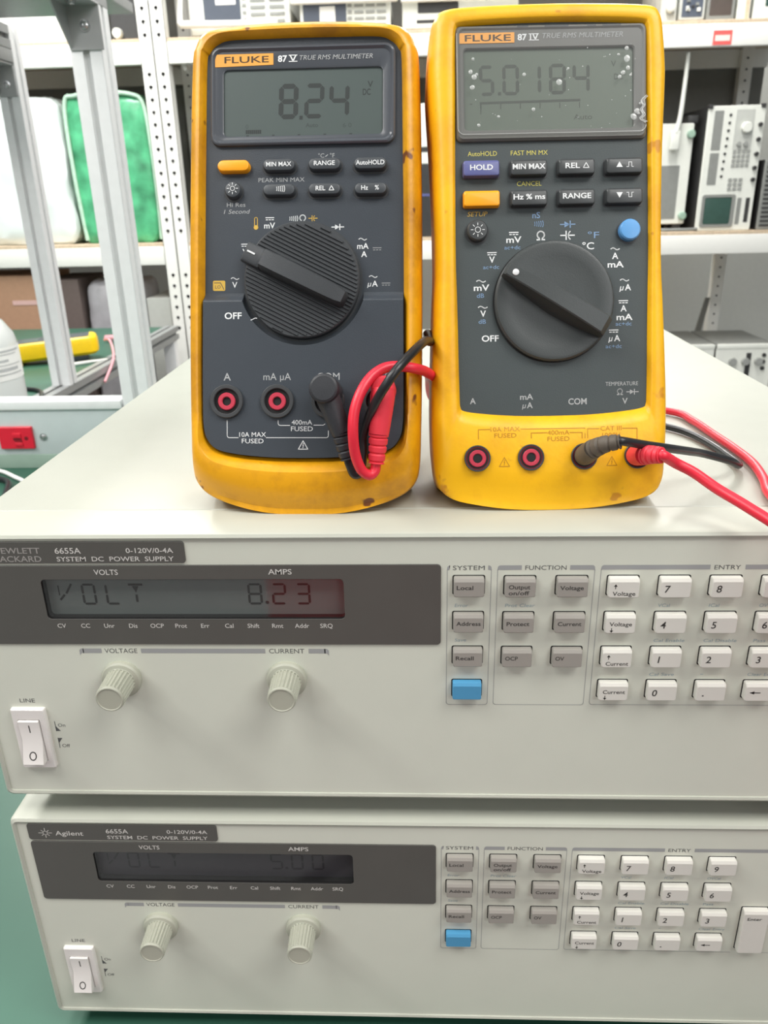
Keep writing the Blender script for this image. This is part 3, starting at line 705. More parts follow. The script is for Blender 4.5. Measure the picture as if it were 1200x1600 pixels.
carton('cardboard_box', 'brown cardboard box with a pale tape strip on the lower shelf at left', -1640, -1188, -124, 'cardboard', strip=(-1290, -1188, S+18.6, S+20, -226, -210))
carton('cardboard_box', 'dark brown box on the lower shelf between the two posts', -1178, -1036, -140, 'carton_dark')
mb = MB(); soft(mb, -1022, -806, S+30, S+260, L0, -150, .05, 11)
o_ = (-910, S+130, L0); tag(mb.build('plastic_bag', ['plastic_grey'], None, o_, loc=W(*o_)), 'grey translucent plastic bag on the lower shelf between the two posts', 'bag')
carton('storage_box', 'light grey box on the lower shelf behind the perforated upright', -792, -700, -210, 'inst_grey')
carton('storage_box', 'pale grey box on the lower shelf in the gap right of the near post', -690, -560, -330, 'paper_white')
# ------------------------------------------------------------------ the power supplies
PW, PH, PD = 426.4, 132.6, 498.0
def txt_left(mb, s, x0, x1, z, h, y, mi, **k): text(mb, s, (x0+x1)/2, z, h, y, mi, 'C', w=x1-x0, **k)
def power_supply(label, loc, rz, upper):
    O = (PW/2, 60, -PH-13)
    root = empty('dc_power_supply', label=label, cat='power supply', group='stacked DC power supplies',
                 mtx=Matrix.Translation(loc) @ Matrix.Rotation(rz, 4, 'Z') @ Matrix.Translation(Vector(O)/1000))
    def part(name, mats, fn, parent=None, sharp=28):
        mb = MB(); fn(mb); return mb.build(name, mats, parent or root, O, sharp=sharp)
    def case(m):
        x0, x1 = .4, PW
        m.loft([[(x, y, z) for x, z in rrect(x0+i, x1-i, -PH+1+i, 0-i, 3)] for y, i in ((25.6, .9), (26.4, .2), (PD-2, .2), (PD, 1.5))])
    part('case', ['psu_cream'], case)
    def frame(m):
        L = [(25.4, .8, 3), (24.6, 0, 3), (1.2, 0, 3), (-.2, .5, 3), (-1.0, 1.7, 2.5), (-.6, 2.8, 1.5), (.4, 3.0, 1.2), (25.4, 3.2, 1)]
        m.loft([[(x, y, z) for x, z in rrect(i, PW-i, -PH+i, -i, r)] for y, i, r in L], 0, wrap=True)
    part('front_frame', ['psu_frame'], frame)
    def face(m):
        o = lambda i: rrect(2.6+i, PW-2.6-i, -PH+2.6+i, -2.6-i, .6); q = rrect(36.9, 162.8, -39.1, -19.9, 1.5)
        m.loft([[(x, y, z) for x, z in l] for y, l in ((6, o(0)), (.1, o(0)), (0, o(.1)), (0, q), (6, q))], 0, wrap=True)
    fp = part('front_panel', ['psu_panel'], face)
    for x in (20, PW-45):
        for y in (20, PD-60): part('foot', ['jack_black'], lambda m: m.box(x, x+25, y, y+25, -PH-12.8, -PH+1, b=1.5))
    E = -.06
    # printing on the panel: 0 grey, 1 dark grey, 2 pale blue-grey
    m = MB()
    def fbar(x0, x1, z0, z1, head, h0, h1, foot=True):
        fbar_mb = MB(); fbar_(fbar_mb, x0, x1, z0, z1, head, h0, h1); fbar_mb.build('key_group_frame', ['psu_print', 'psu_print_dark'], fp, O)
    def fbar_(m, x0, x1, z0, z1, head, h0, h1):
        m.stroke([(x0, z1-2), (x0, z0+1.2)]+arc(x0+1.2, z0+1.2, 1.2, 180, 270, 4)+arc(x1-1.2, z0+1.2, 1.2, 270, 360, 4)+[(x1, z1-2)], .22, E, 0)
        for a, b, c in ((x0, h0-1.4, 1), (h1+1.4, x1, -1)):
            if c == 1: pts = [(a-.1, z1-2.1), (a+.8, z1-2.0), (b, z1-2.0), (b, z1)]+arc(a+1.1, z1-1.1, 1.1, 90, 180, 4)
            else: pts = [(a, z1-2.0), (b-.8, z1-2.0), (b+.1, z1-2.1)]+arc(b-1.1, z1-1.1, 1.1, 0, 90, 4)+[(a, z1)]
            m.poly(pts, E, 0)
        txt_left(m, head, h0, h1, z1-1.05, 1.9, E, 1)
    fbar(204.3, 221.9, -81.1, -14.6, 'SYSTEM', 206.5, 219.2)
    fbar(224.4, 262.8, -81.0, -14.6, 'FUNCTION', 235.3, 251.6)
    keep, m = m, MB()
    m.stroke([(265.3, -16.6), (265.3, -79.6)]+arc(266.5, -79.6, 1.2, 180, 270, 4)+[(346.5, -80.8)], .22, E, 0)
    m.stroke([(361.5, -80.8), (366, -80.8), (366, -16.6)], .22, E, 0)
    m.poly([(265.2, -16.7), (266.1, -16.6), (307.8, -16.6), (307.8, -14.6)]+arc(266.4, -15.7, 1.1, 90, 180, 4), E, 0)
    m.poly([(321.4, -16.6), (365.2, -16.6), (366, -16.7)]+arc(364.9, -15.7, 1.1, 0, 90, 4)+[(321.4, -14.6)], E, 0)
    txt_left(m, 'ENTRY', 309.4, 319.6, -15.7, 1.9, E, 1)
    m.build('key_group_frame', ['psu_print', 'psu_print_dark'], fp, O); m = keep
    for s, x0, x1, z in (('Error', 207.4, 212.9, -32.7), ('Prot Clear', 227.8, 240, -32.7), ('Save', 207.6, 212.4, -49), ('VCal', 289.3, 294, -32.7), ('ICal', 309.4, 313.6, -32.7), ('OVCal', 329.4, 335.6, -32.7),
                         ('Cal Enable', 289.2, 301.7, -49.1), ('Cal Disable', 309.4, 322.7, -49.1), ('Pass', 329.4, 334.3, -49.1), ('Cal Save', 289.1, 299.3, -65.5), ('Clear Entry', 329.5, 342, -65.4)):
        txt_left(m, s, x0, x1, z, 1.45, E, 2, shear=.12)
    m.stroke([(310.2, -65.4), (311.2, -65.4)], .25, E, 2)
    m.build('shift_legends', ['psu_print', 'psu_print_dark', 'psu_print_blue'], fp, O); m = MB()
    for a, b in ((50, 56.6), (75.2, 127), (147, 152.6)): m.stroke([(a, -54.5), (b, -54.5)], 2.2, E, 0)
    m.poly([(47.7, -56.8), (48.5, -55.6), (49.6, -55.6), (49.6, -53.4), (48.5, -53.4), (47.7, -54.2)], E, 0)
    m.poly([(154.8, -56.8), (154, -55.6), (152.9, -55.6), (152.9, -53.4), (154, -53.4), (154.8, -54.2)], E, 0)
    txt_left(m, 'VOLTAGE', 58.6, 72.8, -54.5, 2.15, E, 1); txt_left(m, 'CURRENT', 129.4, 144.4, -54.5, 2.15, E, 1)
    m.build('knob_bracket', ['psu_print', 'psu_print_dark'], fp, O); m = MB()
    txt_left(m, 'LINE', 16.5, 23.3, -80.1, 2.0, E, 1)
    m.stroke([(30.1, -91.2), (30.1, -96.4)], .3, E, 1); m.poly([(30.1, -93.6), (32.1, -96.4), (30.1, -96.4)], E, 1); txt_left(m, 'On', 31.3, 34.6, -93.2, 1.7, E, 1)
    m.stroke([(30.1, -100.2), (30.1, -105.6)], .3, E, 1); m.poly([(30.1, -103), (32.1, -100.2), (30.1, -100.2)], E, 1); txt_left(m, 'Off', 31.3, 34.9, -104.4, 1.7, E, 1)
    m.build('switch_marking', ['psu_print', 'psu_print_dark'], fp, O)
    # name strip
    ns = part('name_strip', ['psu_strip'], lambda m: m.plate((8, 98.9, -12.9, -3.3, 1.4), (.3, -.5, -.6), (0, 0, .12)), sharp=12)
    def nst(m):
        y = -.66
        if upper:
            txt_left(m, 'HEWLETT', 20.4, 39.7, -7.1, 2.5, y, 1, bold=.012); txt_left(m, 'PACKARD', 20.4, 39.7, -10.8, 2.5, y, 1, bold=.012)
        else:
            sx, sz = 16.4, -8.6
            for k in range(8):
                a = k*PI/4+PI/8*0; r0, r1 = 1.15, (3.2 if k % 2 == 0 else 2.5)
                m.stroke([(sx+r0*math.cos(a), sz+r0*math.sin(a)*.9), (sx+r1*math.cos(a), sz+r1*math.sin(a)*.9)], .32, y, 0)
            m.stroke(arc(sx, sz, 1.05, 0, 360, 14), .3, y, 0)
            txt_left(m, 'Agilent', 21.2, 34.7, -8.7, 2.6, y, 0, bold=.01)
        txt_left(m, '6655A', 45.8, 56.5, -7.2, 2.5, y, 0, bold=.008); txt_left(m, '0-120V/0-4A', 75, 94.3, -7.2, 2.1, y, 0, bold=.008)
        txt_left(m, 'SYSTEM  DC  POWER  SUPPLY', 46, 94.2, -10.9, 2.0, y, 0, bold=.008)
    part('lettering', ['strip_print', 'strip_print_dim'], nst, ns)
    # display bezel with a window
    def bez(m):
        o = lambda i: rrect(8+i, 201.8-i, -51+i, -13.9-i, 1.6); q = lambda i: rrect(37.3-i, 162.4+i, -38.7-i, -20.3+i, 1.8)
        m.loft([[(x, y, z) for x, z in l] for y, l in ((.3, o(0)), (-.5, o(0)), (-.6, o(.12)), (-.6, q(.15)), (-.5, q(0)))], 0, False, False)
        m.loft([[(x, y, z) for x, z in l] for y, l in ((-.5, q(0)), (3.6, q(0)), (3.6, q(.5)))], 1, False, False)
    bz = part('display_bezel', ['psu_strip', 'jack_deep'], bez, sharp=12)
    def bzt(m):
        y = -.66
        txt_left(m, 'VOLTS', 60.3, 70.3, -16.9, 2.3, y, 0, bold=.008); txt_left(m, 'AMPS', 132, 141.6, -16.9, 2.3, y, 0, bold=.008)
        for k, s in enumerate(('CV', 'CC', 'Unr', 'Dis', 'OCP', 'Prot', 'Err', 'Cal', 'Shift', 'Rmt', 'Addr', 'SRQ')):
            text(m, s, 42.6+k*10.17, -41.9, 1.95, y, 0, bold=.006)
    part('lettering', ['strip_print'], bzt, bz)
    # readout, 3.5 mm behind the window
    dp = part('readout', ['lcd_pale_glare' if upper else 'lcd_dark'], lambda m: m.box(37, 162.7, 3.65, 5.5, -39, -20))
    def dig(m):
        y = 3.5; h, w, t, p0 = 9.9, 6.0, .95, 41.7
        X = lambda k: p0+k*10.05
        zb = -34.1
        m.stroke([(X(0)+.6, zb+2.5), (X(0)+2.4, zb+4.5)], .9, y, 0); m.stroke([(X(0)+3.6, zb+5.6), (X(0)+6, zb+h-.4)], .9, y, 0); m.stroke([(X(0)+.4, zb+4.6), (X(0)+.4, zb+h-1)], .5, y, 0)
        sevenseg(m, 'O', X(1), zb, w, h, t, y, 0, 0); sevenseg(m, 'L', X(2), zb, w, h, t, y, 0, 0)
        m.stroke([(X(3)+.4, zb+h-.5), (X(3)+w-.2, zb+h-.5)], t, y, 0); m.poly([(X(3)+1.6, zb+h-1.2), (X(3)+4.4, zb+h-1.2), (X(3)+3, zb+5.6)], y, 0); m.stroke([(X(3)+3, zb+1.6), (X(3)+3, zb+4.4)], t, y, 0)
        for k, c in enumerate('823' if upper else '500'): sevenseg(m, c, X(8)+k*10.05-.2, zb, w, h, t, y, 0, 0)
        m.lathe([(.75, 0), (.75, -.02), (.01, -.02)], 0, 12, xf=Matrix.Translation((X(8)+7.6, y, zb+1)))
    part('numerals', ['lcd_ink' if upper else 'lcd_ink_dim'], dig, dp)
    part('window', ['display_window'], lambda m: m.add([(37.3, .2, -38.7), (162.4, .2, -38.7), (162.4, .2, -20.3), (37.3, .2, -20.3)], [(0, 1, 2, 3)]))
    # keys
    def key(x, z, w, h, face, legend, d=3.3, nm='push_button'):
        def cap(m):
            m.plate((x-.1, x+w+.1, z-h-.1, z+.1, .8), (.3, -.08), (0, 0), 1)
            # cap: sloped top face, flat front
            L = []
            for y, i, top in ((-.02, .35, .3), (-d+.7, .35, .35), (-d+.2, .42, 1.25), (-d, .7, 1.6)):
                L.append([(px, y, pz) for px, pz in rrect(x+i, x+w-i, z-h+i, z-top, .7)])
            m.loft(L, 0)
        k = part(nm, [face, 'key_well'], cap, sharp=8)
        if legend:
            part('legend', ['key_ink'], lambda m: legend(m, x, z, -d-.04), k)
    word = lambda s, w: (lambda m, x, z, y: txt_left(m, s, x+1.5, x+1.5+w, z-4.1, 1.75, y, 0, bold=.012))
    key(206.5, -18.9, 12.9, 8.7, 'key_dark', word('Local', 6.6)); key(206.5, -35.3, 12.9, 8.7, 'key_dark', word('Address', 9.9))
    key(206.5, -51.7, 12.9, 8.7, 'key_dark', word('Recall', 7.4)); key(206.5, -68.1, 12.9, 8.7, 'key_blue', None)
    key(226.9, -19, 12.9, 8.7, 'key_dark', lambda m, x, z, y: (txt_left(m, 'Output', x+1.8, x+10.3, z-3.7, 1.75, y, 0, bold=.012), txt_left(m, 'on/off', x+1.8, x+10, z-6.4, 1.75, y, 0, bold=.012)))
    key(247.5, -19, 12.9, 8.7, 'key_dark', word('Voltage', 9.3)); key(226.9, -35.4, 12.9, 8.7, 'key_dark', word('Protect', 9.2))
    key(247.5, -35.4, 12.9, 8.7, 'key_dark', word('Current', 9.5)); key(226.9, -51.8, 12.9, 8.7, 'key_dark', word('OCP', 5.2)); key(247.5, -51.8, 12.9, 8.7, 'key_dark', word('OV', 3.6))
    def arrow(m, x, z, y, up):
        s = 1 if up else -1
        m.stroke([(x, z-.9), (x, z+.9)], .32, y, 0); m.poly([(x-.75, z+.1*s), (x+.75, z+.1*s), (x, z+1.05*s)], y, 0)
    vk = lambda s, w, up: (lambda m, x, z, y: (arrow(m, x+2.9, z-(3.6 if up else 7.1), y, up), txt_left(m, s, x+1.9, x+1.9+w, z-(6.7 if up else 4.3), 1.75, y, 0, bold=.01)))
    num = lambda s: (lambda m, x, z, y: text(m, s, x+3.2, z-4.7, 3.0, y, 0, bold=.012, shear=.1))
    for r, row in enumerate(('789', '456', '123', '0.<')):
        z = -19-16.3*r
        key(267.85, z, 12.7, 9.0, 'key_light', [vk('Voltage', 9.0, True), vk('Voltage', 9.0, False), vk('Current', 9.2, True), vk('Current', 9.2, False)][r])
        for c, ch in enumerate(row):
            if ch == '<': lg = lambda m, x, z, y: (m.stroke([(x+2.4, z-4.4), (x+6.4, z-4.4)], .45, y, 0), m.poly([(x+2.2, z-4.4), (x+4.0, z-3.6), (x+4.0, z-5.2)], y, 0))
            elif ch == '.': lg = lambda m, x, z, y: m.stroke([(x+3, z-6), (x+3.3, z-6)], .6, y, 0)
            else: lg = num(ch)
            key(288.0+20.05*c, z, 12.7, 9.0, 'key_light', lg)
    key(347.8, -50.2, 12.6, 27.6, 'key_light', lambda m, x, z, y: txt_left(m, 'Enter', x+2.2, x+9, z-4.6, 1.75, y, 0, bold=.012))
    # rotary controls
    for cx, cz in ((64.6, -67.9), (136.3, -67.9)):
        k = part('control_knob', ['knob_grey'], lambda m: m.lathe([(8.4, .2), (8.6, -.6), (8.6, -2.2), (8.0, -3.0), (6.6, -3.4), (6.4, -3.6), (.01, -3.6)], 0, 48, xf=Matrix.Translation((cx, 0, cz))))
        def fl(m):
            n = 96
            wob = lambda i, r: 1-(.085 if (i % 4) in (0, 1) else 0) if r > 5.9 else 1
            m.lathe([(6.5, -3.4), (6.35, -4), (6.1, -15.0), (5.95, -15.2)], 0, n, xf=Matrix.Translation((cx, 0, cz)), wob=wob)
            m.lathe([(5.9, -14.9), (6.0, -15.6), (5.7, -16.3), (5.3, -16.4), (4.9, -16.1), (.01, -16.0)], 0, 48, xf=Matrix.Translation((cx, 0, cz)))
        part('fluted_cap', ['knob_grey'], fl, k)
    # rocker switch
    sw = part('power_switch', ['switch_white'], lambda m: m.loft([[(x, y, z) for x, z in rrect(*b)] for y, b in ((.2, (12, 27.4, -115.5, -83.5, .6)), (-1.5, (12, 27.4, -115.5, -83.5, .6)), (-2.1, (12.5, 26.9, -115, -84, .6)), (-2.1, (14.6, 24.6, -111.4, -88.8, .5)), (-.2, (14.6, 24.6, -111.4, -88.8, .5)))], 0, wrap=True))
    def rock(m):
        prof = [(-89.2, -2.6), (-89.6, -3.0), (-100, -2.6), (-110.4, -6.0), (-111, -5.6), (-111, 0), (-89.2, 0)]
        m.loft([[(x, y, z) for z, y in prof] for x in (15, 24.2)], 0)
    rk = part('rocker', ['switch_white'], rock, sw)
    def rkm(m):
        m.stroke([(19.6, -91.5), (19.6, -95.2)], .5, -3.02, 0)
        pts = [(19.6+1.45*math.cos(a*PI/12), -106.6+1.75*math.sin(a*PI/12)) for a in range(25)]
        v = len(m.v); m.stroke(pts, .45, 0, 0)
        m.v[v:] = [(x, -2.64-(-100-z)*(3.4/10.4)-.03, z) for x, y, z in m.v[v:]]
        m.v[:v] = [(x, -3.0+.4*(-89.6-z)/10.4-.03, z) for x, y, z in m.v[:v]]
    if sw: part('power_marks', ['key_ink'], rkm, sw)
    return root
power_supply('upper power supply with a grey readout paled by painted reflection, carrying the two multimeters', W(0, 0, 0), 0, True)
power_supply('lower power supply with a dark readout, standing on the green mat', W(-1.67, -1.01, -145.65), math.radians(.116), False)
# ------------------------------------------------------------------ the two multimeters
def frame_at(P, u, v, w):          # local x = across, y = into the meter, z = up along its face
    m = Matrix((Vector(u), -Vector(w), Vector(v))).transposed().to_4x4(); m.translation = W(*P); return m
F1 = frame_at((144.946, 19.673, .35), (.99986, -.01534, -.00629), (.01115, .34190, .93967), (-.01226, -.93961, .34202))
F2 = frame_at((247.804, 22.285, .35), (.99889, .04691, -.00303), (-.01201, .31709, .94832), (.04545, -.94723, .31730))
def outline(half, bottom, top, sub=6):
    """closed smooth outline from right-hand points (u, v) listed bottom to top, mirrored"""
    right_ = half; left_ = [(-u, v) for u, v in reversed(half)]
    pts = [bottom]+right_+[top]+left_
    return [(p.x, p.y) for p in spline([(u, v, 0) for u, v in pts], sub, True)]
def holster_mesh(mb, outer, inner, steps, tilt):
    """steps: (t, y): t = 0 inner rim .. 1 outer silhouette, above 1 shrinks again toward the back"""
    cu, cv = 0, 100; loops = []
    for t, y in steps:
        l = []
        for (a, b), (c, d) in zip(outer, inner):
            if t <= 1: u, v = c+(a-c)*t, d+(b-d)*t
            else: u, v = cu+(a-cu)*(2-t), cv+(b-cv)*(2-t)
            wb = min(max((44-d)/9, 0), 1); yy = y
            if y < 0: yy = y*(1+.7*wb)
            elif y <= 10: yy = y*min(max((v-2)/24, 0), 1)
            l.append((u, yy, max(v, yy*math.tan(tilt)) if yy > 0 else v))
        loops.append(l)
    mb.loft(loops, 0, cap0=False, cap1=True)
def sevens(mb, s, x0, z0, w, h, t, pitch, y, mi, shear): 
    for k, c in enumerate(s):
        if c != ' ': sevenseg(mb, c, x0+k*pitch, z0, w, h, t, y, mi, shear)

# --- worn meter on the left
def meter_one():
    root = empty('multimeter', label='worn amber multimeter with a grimy holster, left of the two on the power supply', cat='multimeter', group='handheld multimeters', mtx=F1)
    def part(name, mats, fn, parent=None, sharp=35):
        mb = MB(); fn(mb); return mb.build(name, mats, parent or root, sharp=sharp)
    outer = outline([(14, -.1), (27, 2.4), (39, 6.6), (45.6, 11.8), (48.2, 20), (48.8, 40), (49, 61), (49, 86), (48.8, 120), (48.3, 153), (47.4, 185), (46.2, 192), (43.4, 197.4), (37, 199.6), (20, 201.5)], (0, -.6), (0, 202.1))
    inner = outline([(14, 23.1), (27, 24.3), (36, 26.4), (40.2, 30.8), (41.6, 37), (41.8, 48), (41.8, 61), (41.6, 86), (41.3, 120), (40.8, 153), (40.2, 184.5), (39, 189.5), (36, 192.8), (30.5, 194.7), (15, 195)], (0, 22.8), (0, 195.1))
    part('holster', ['meter_yellow_worn'], lambda m: holster_mesh(m, outer, inner, [(-.03, 6), (-.02, .2), (0, -.5), (.2, -3.6), (.25, -4.0), (.32, -4.0), (.55, -3.3), (.75, -1.7), (.9, 1.4), (.975, 5), (1, 10), (1, 22), (1.02, 32), (1.06, 40), (1.14, 44)], math.radians(20)), sharp=26)
    # face with a raised lower deck
    fp = part('face_panel', ['meter_grey'], lambda m: None) if 0 else None
    def face(m):
        inn = [(u*1.005, v) for u, v in inner]
        m.loft([[(u, 9, v) for u, v in inn], [(u, .0, v) for u, v in inn]], 0, True, True)
        # lower deck: left and right of the knob well and everything under it
        R = 26.3; cz = 95.5
        prof = []
        low = sorted([(u, v) for u, v in inner if v < 87.3 and u > 0], key=lambda q: q[1])
        rt = [(u-.25, v+.15) for u, v in low]
        zt = 87.2; ut = rt[-1][0]
        aR = math.degrees(math.asin((zt-cz)/R))
        well = [(R*math.cos(math.radians(a)), cz+R*math.sin(math.radians(a))) for a in [aR-(180+2*aR)*k/24 for k in range(25)]]
        pts = [(-u, v) for u, v in reversed(rt)]+rt+[(ut, zt)]+well+[(-ut, zt)]
        m.loft([[(u, y, v) for u, v in pts] for y in (0, -4)], 0, False, True)
        for sgn in (1, -1):                    # rounded shoulder above the deck
            e = R*math.cos(math.radians(aR))
            sh_ = [(zt, -4), (zt+.25, -3.95), (zt+.6, -3.7), (zt+1.2, -3.0), (zt+2.0, -1.9), (zt+3.0, -.8), (zt+4.3, 0)]
            m.loft([[(sgn*(e+.4*(z-zt)*0), y, z) for z, y in sh_], [(sgn*ut, y, z) for z, y in sh_]], 0, False, False, closed=False)
            m.add([(sgn*e, y, z) for z, y in sh_]+[(sgn*e, 0, zt)], [tuple(range(len(sh_)+1))])
    fp = part('face_panel', ['meter_grey'], face)
    # display bezel: raised rim round a recessed lens
    def bez(m):
        o = lambda i: rrect(-38.6+i, 37.8-i, 151.4+i, 191.6-i, 4-i*.4)
        q = lambda i: rrect(-33.2-i, 32.6+i, 155.4-i, 182.4+i, 2+i*.4)
        m.loft([[(x, y, z) for x, z in l] for y, l in ((.2, o(0)), (-1.4, o(.2)), (-1.9, o(.8)), (-1.9, o(1.3)), (-1.0, o(2.2)), (-1.0, q(.5)), (-.7, q(0)), (.2, q(0)))], 0, False, False, wrap=True)
    bz = part('display_bezel', ['bezel_grey'], bez)
    dp = part('display', ['meter_lcd'], lambda m: m.box(-33.4, 32.8, -.06, .2, 155.2, 182.6))
    def dig(m):
        y = -.1
        sevenseg(m, '8', -10.55, 162.3, 8.1, 14.3, 2.0, y, 0, .03, .1)
        sevenseg(m, '2', .1, 162.4, 8.1, 14.1, 1.75, y, 0, .03, .1)
        sevenseg(m, '4', 10.3, 162.4, 8.3, 13.9, 1.75, y, 0, .03, .1)
        m.poly([(-1.9, 162), (-.5, 162), (-.4, 163.6), (-1.8, 163.6)], y, 0)
        text(m, 'V', 27.4, 175.7, 2.3, y, 0, bold=.02); text(m, 'DC', 25.9, 172.6, 2.4, y, 0, bold=.02, w=3.2)
        text(m, 'Auto', 3.3, 159.7, 1.6, y, 1, w=5.2, bold=.02); text(m, '6 0', 17.9, 159.4, 1.7, y, 1, w=3.6)
        text(m, '0', -23.6, 159.6, 1.7, y, 1)
        for k in range(8): m.stroke([(-23.8+k*.82, 156.9), (-23.8+k*.82, 158)], .72, y, 0)
        for k in range(5): m.stroke([(-23.8+k*10.7, 155.9), (-23+k*10.7, 155.9)], .45, y, 0)
    part('numerals', ['meter_ink', 'meter_ink_faint'], dig, dp)
    part('lens', ['clear_lens'], lambda m: m.add([(-36, -1.06, 153.9), (35.2, -1.06, 153.9), (35.2, -1.06, 189.2), (-36, -1.06, 189.2)], [(0, 1, 2, 3)]))
    lg = part('logo_plate', ['logo_orange'], lambda m: m.prism([(-37.4, 183.4), (-12.4, 183.9), (-12.4, 188.5), (-36.0, 188.5)], -1.0, -1.16))
    part('lettering', ['logo_ink'], lambda m: txt_left(m, 'FLUKE', -32.7, -14.3, 186.2, 2.5, -1.2, 0, bold=.012), lg)
    def blt(m):
        y = -1.2
        txt_left(m, '87', -10.5, -6.7, 186.2, 2.4, y, 0, bold=.03)
        m.stroke([(-5.9, 187.5), (-2.6, 187.5)], .35, y, 0); m.stroke([(-5.9, 185.0), (-2.6, 185.0)], .35, y, 0); m.stroke([(-5.4, 187.4), (-4.25, 185.2), (-3.1, 187.4)], .55, y, 0)
        txt_left(m, 'TRUE RMS MULTIMETER', -1.6, 28.5, 186.4, 1.85, y, 1, shear=.2)
    part('bezel_lettering', ['white_ink', 'grey_ink'], blt, bz)
    def button(nm, x, z, w, h, m_, leg, r=None, d=3.0):
        r = r or h/2
        b = part(nm, [m_, 'jack_black'], lambda m: (m.plate((x-w/2-.6, x+w/2+.6, z-h/2-.9, z+h/2+.5, r+.4), (.1, -.12), (0, .1), 1),
            m.plate((x-w/2, x+w/2, z-h/2, z+h/2, r), (0, -d*.75, -d*.93, -d), (0, .15, .5, 1.1), 0)))
        if leg: part('legend', ['white_ink'], lambda m: leg(m, x, z+.15, -d-.05), b)
    lt = lambda s, w, h=1.75: (lambda m, x, z, y: text(m, s, x, z, h, y, 0, w=w, bold=.012))
    X = (-28.8, -9.9, 8.9, 27.6)
    button('push_button', X[0], 142.9, 13.6, 5.0, 'button_orange', None)
    button('push_button', X[1], 142.9, 13.6, 5.2, 'button_grey', lt('MIN MAX', 10.4)); button('push_button', X[2], 143, 13.6, 5.2, 'button_grey', lt('RANGE', 8.6)); button('push_button', X[3], 142.9, 13.6, 5.2, 'button_grey', lt('AutoHOLD', 11.6))
    button('push_button', X[1], 132.9, 13.6, 5.0, 'button_grey', lambda m, x, z, y: beeper(m, x+.6, z, 3.2, 2.6, y, 0))
    button('push_button', X[2], 132.9, 13.6, 5.0, 'button_grey', lambda m, x, z, y: (text(m, 'REL', x-1.6, z, 1.75, y, 0, bold=.012), tri_out(m, x+2.9, z, 2, y, 0)))
    button('push_button', X[3]+.2, 132.8, 13.6, 5.0, 'button_grey', lambda m, x, z, y: (text(m, 'Hz', x-2.4, z, 1.75, y, 0, bold=.012), text(m, '%', x+2.6, z, 1.75, y, 0, bold=.012)))
    button('backlight_button', -29.1, 133.2, 7, 7, 'button_grey', lambda m, x, z, y: sun(m, x, z+.2, 2.5, y, 0))
    # printing on the face
    def pr(m):
        y, yl, Wh, G, A = -.05, -4.06, 0, 1, 2
        text(m, '\u00b0C', 7.2, 147.3, 1.7, y, G); m.stroke([(9.0, 146.9), (9.9, 147.6)], .3, y, G); text(m, '\u00b0F', 11.8, 147.3, 1.7, y, G)
        text(m, 'PEAK MIN MAX', -9.3, 137.8, 1.7, y, G, w=19.2); text(m, 'Hi Res', -28.3, 127.9, 1.7, y, G, w=7.8); text(m, '1 Second', -28.0, 125.1, 1.7, y, G, w=11, shear=.2)
        # thermometer
        m.stroke([(-20.6, 119.2), (-20.6, 122)]+arc(-20, 122, .6, 180, 0, 6)+[(-19.4, 119.2)], .3, y, A); m.lathe([(.95, 0), (.95, -.02), (.01, -.02)], A, 14, xf=Matrix.Translation((-20, y, 118.5)))
        text(m, 'mV', -14.3, 119.2, 2.3, y, Wh, bold=.015); dcbar(m, -14.2, 122.0, 3.4, y, Wh)
        beeper(m, -4.4, 121.9, 3.2, 2.4, y, Wh); omega(m, -.5, 121.9, 2.8, y, Wh); capac(m, 3.8, 121.9, 3.6, y, A, .32)
        diode(m, 14.1, 118.2, 5, y, Wh)
        text(m, 'mA', 24.5, 110.3, 2.3, y, Wh, bold=.012); text(m, 'A', 25, 107, 2.3, y, Wh, bold=.012); tilde(m, 24.4, 113.1, 3.1, y, Wh); dcbar(m, 30.4, 109.1, 3.4, y, G, .22)
        text(m, '\u00b5', 27.2, 94.9, 2.3, y, Wh, shear=.2); text(m, 'A', 29.5, 94.9, 2.3, y, Wh, bold=.012); tilde(m, 28.8, 97.8, 3.2, y, Wh); dcbar(m, 34.1, 94.7, 3.4, y, G, .22)
        text(m, 'V', -24.6, 108.6, 2.3, y, Wh, bold=.012); dcbar(m, -24.4, 111.3, 3.4, y, Wh)
        text(m, 'V', -29.0, 95, 2.3, y, Wh, bold=.012); tilde(m, -28.9, 97.6, 3.2, y, Wh)
        m.poly(rrect(-38.2, -33, 92.6, 96.8, .6), y, A); m.stroke([(-37.6, 95.9), (-35, 95.9), (-33.6, 93.2)], .28, y-.03, 3); text(m, 'LO', -36.1, 94.2, 1.3, y-.03, 3)
        text(m, 'OFF', -29.7, 82.4, 2.6, yl, Wh, bold=.02, w=7.2)
        m.stroke([(-22.2, 80.6), (-21.6, 80.8), (-20.4, 81.4), (-19.7, 81.3)], .3, yl, Wh)
        text(m, 'A', -32.3, 57.1, 3.0, yl, G, bold=.01); text(m, 'mA \u00b5A', -11.2, 57.1, 2.9, yl, G, w=11.6); text(m, 'COM', 10.3, 57.1, 2.9, yl, G)
        m.stroke([(28.5, 58.6), (28.5, 55.6)], .9, yl, G); text(m, 'V', 31.4, 57.1, 2.9, yl, G); omega(m, 35.2, 57.1, 2.8, yl, G)
        text(m, '10A MAX', -21.6, 33.0, 1.9, yl, Wh, w=11.3); text(m, 'FUSED', -21.6, 30.3, 1.9, yl, Wh, w=9.2); text(m, '400mA', -.8, 38.1, 1.9, yl, Wh, w=8.6); text(m, 'FUSED', -.8, 35.4, 1.9, yl, Wh, w=9.2)
        m.stroke([(-32.4, 38.9), (-32.4, 32.6)]+arc(-31.5, 32.6, .9, 180, 270, 4)+[(-27.7, 31.7)], .28, yl, Wh); m.stroke([(-15.8, 31.7), (9.4, 31.7)]+arc(9.4, 32.6, .9, 270, 360, 4)+[(10.3, 34.6)], .28, yl, Wh)
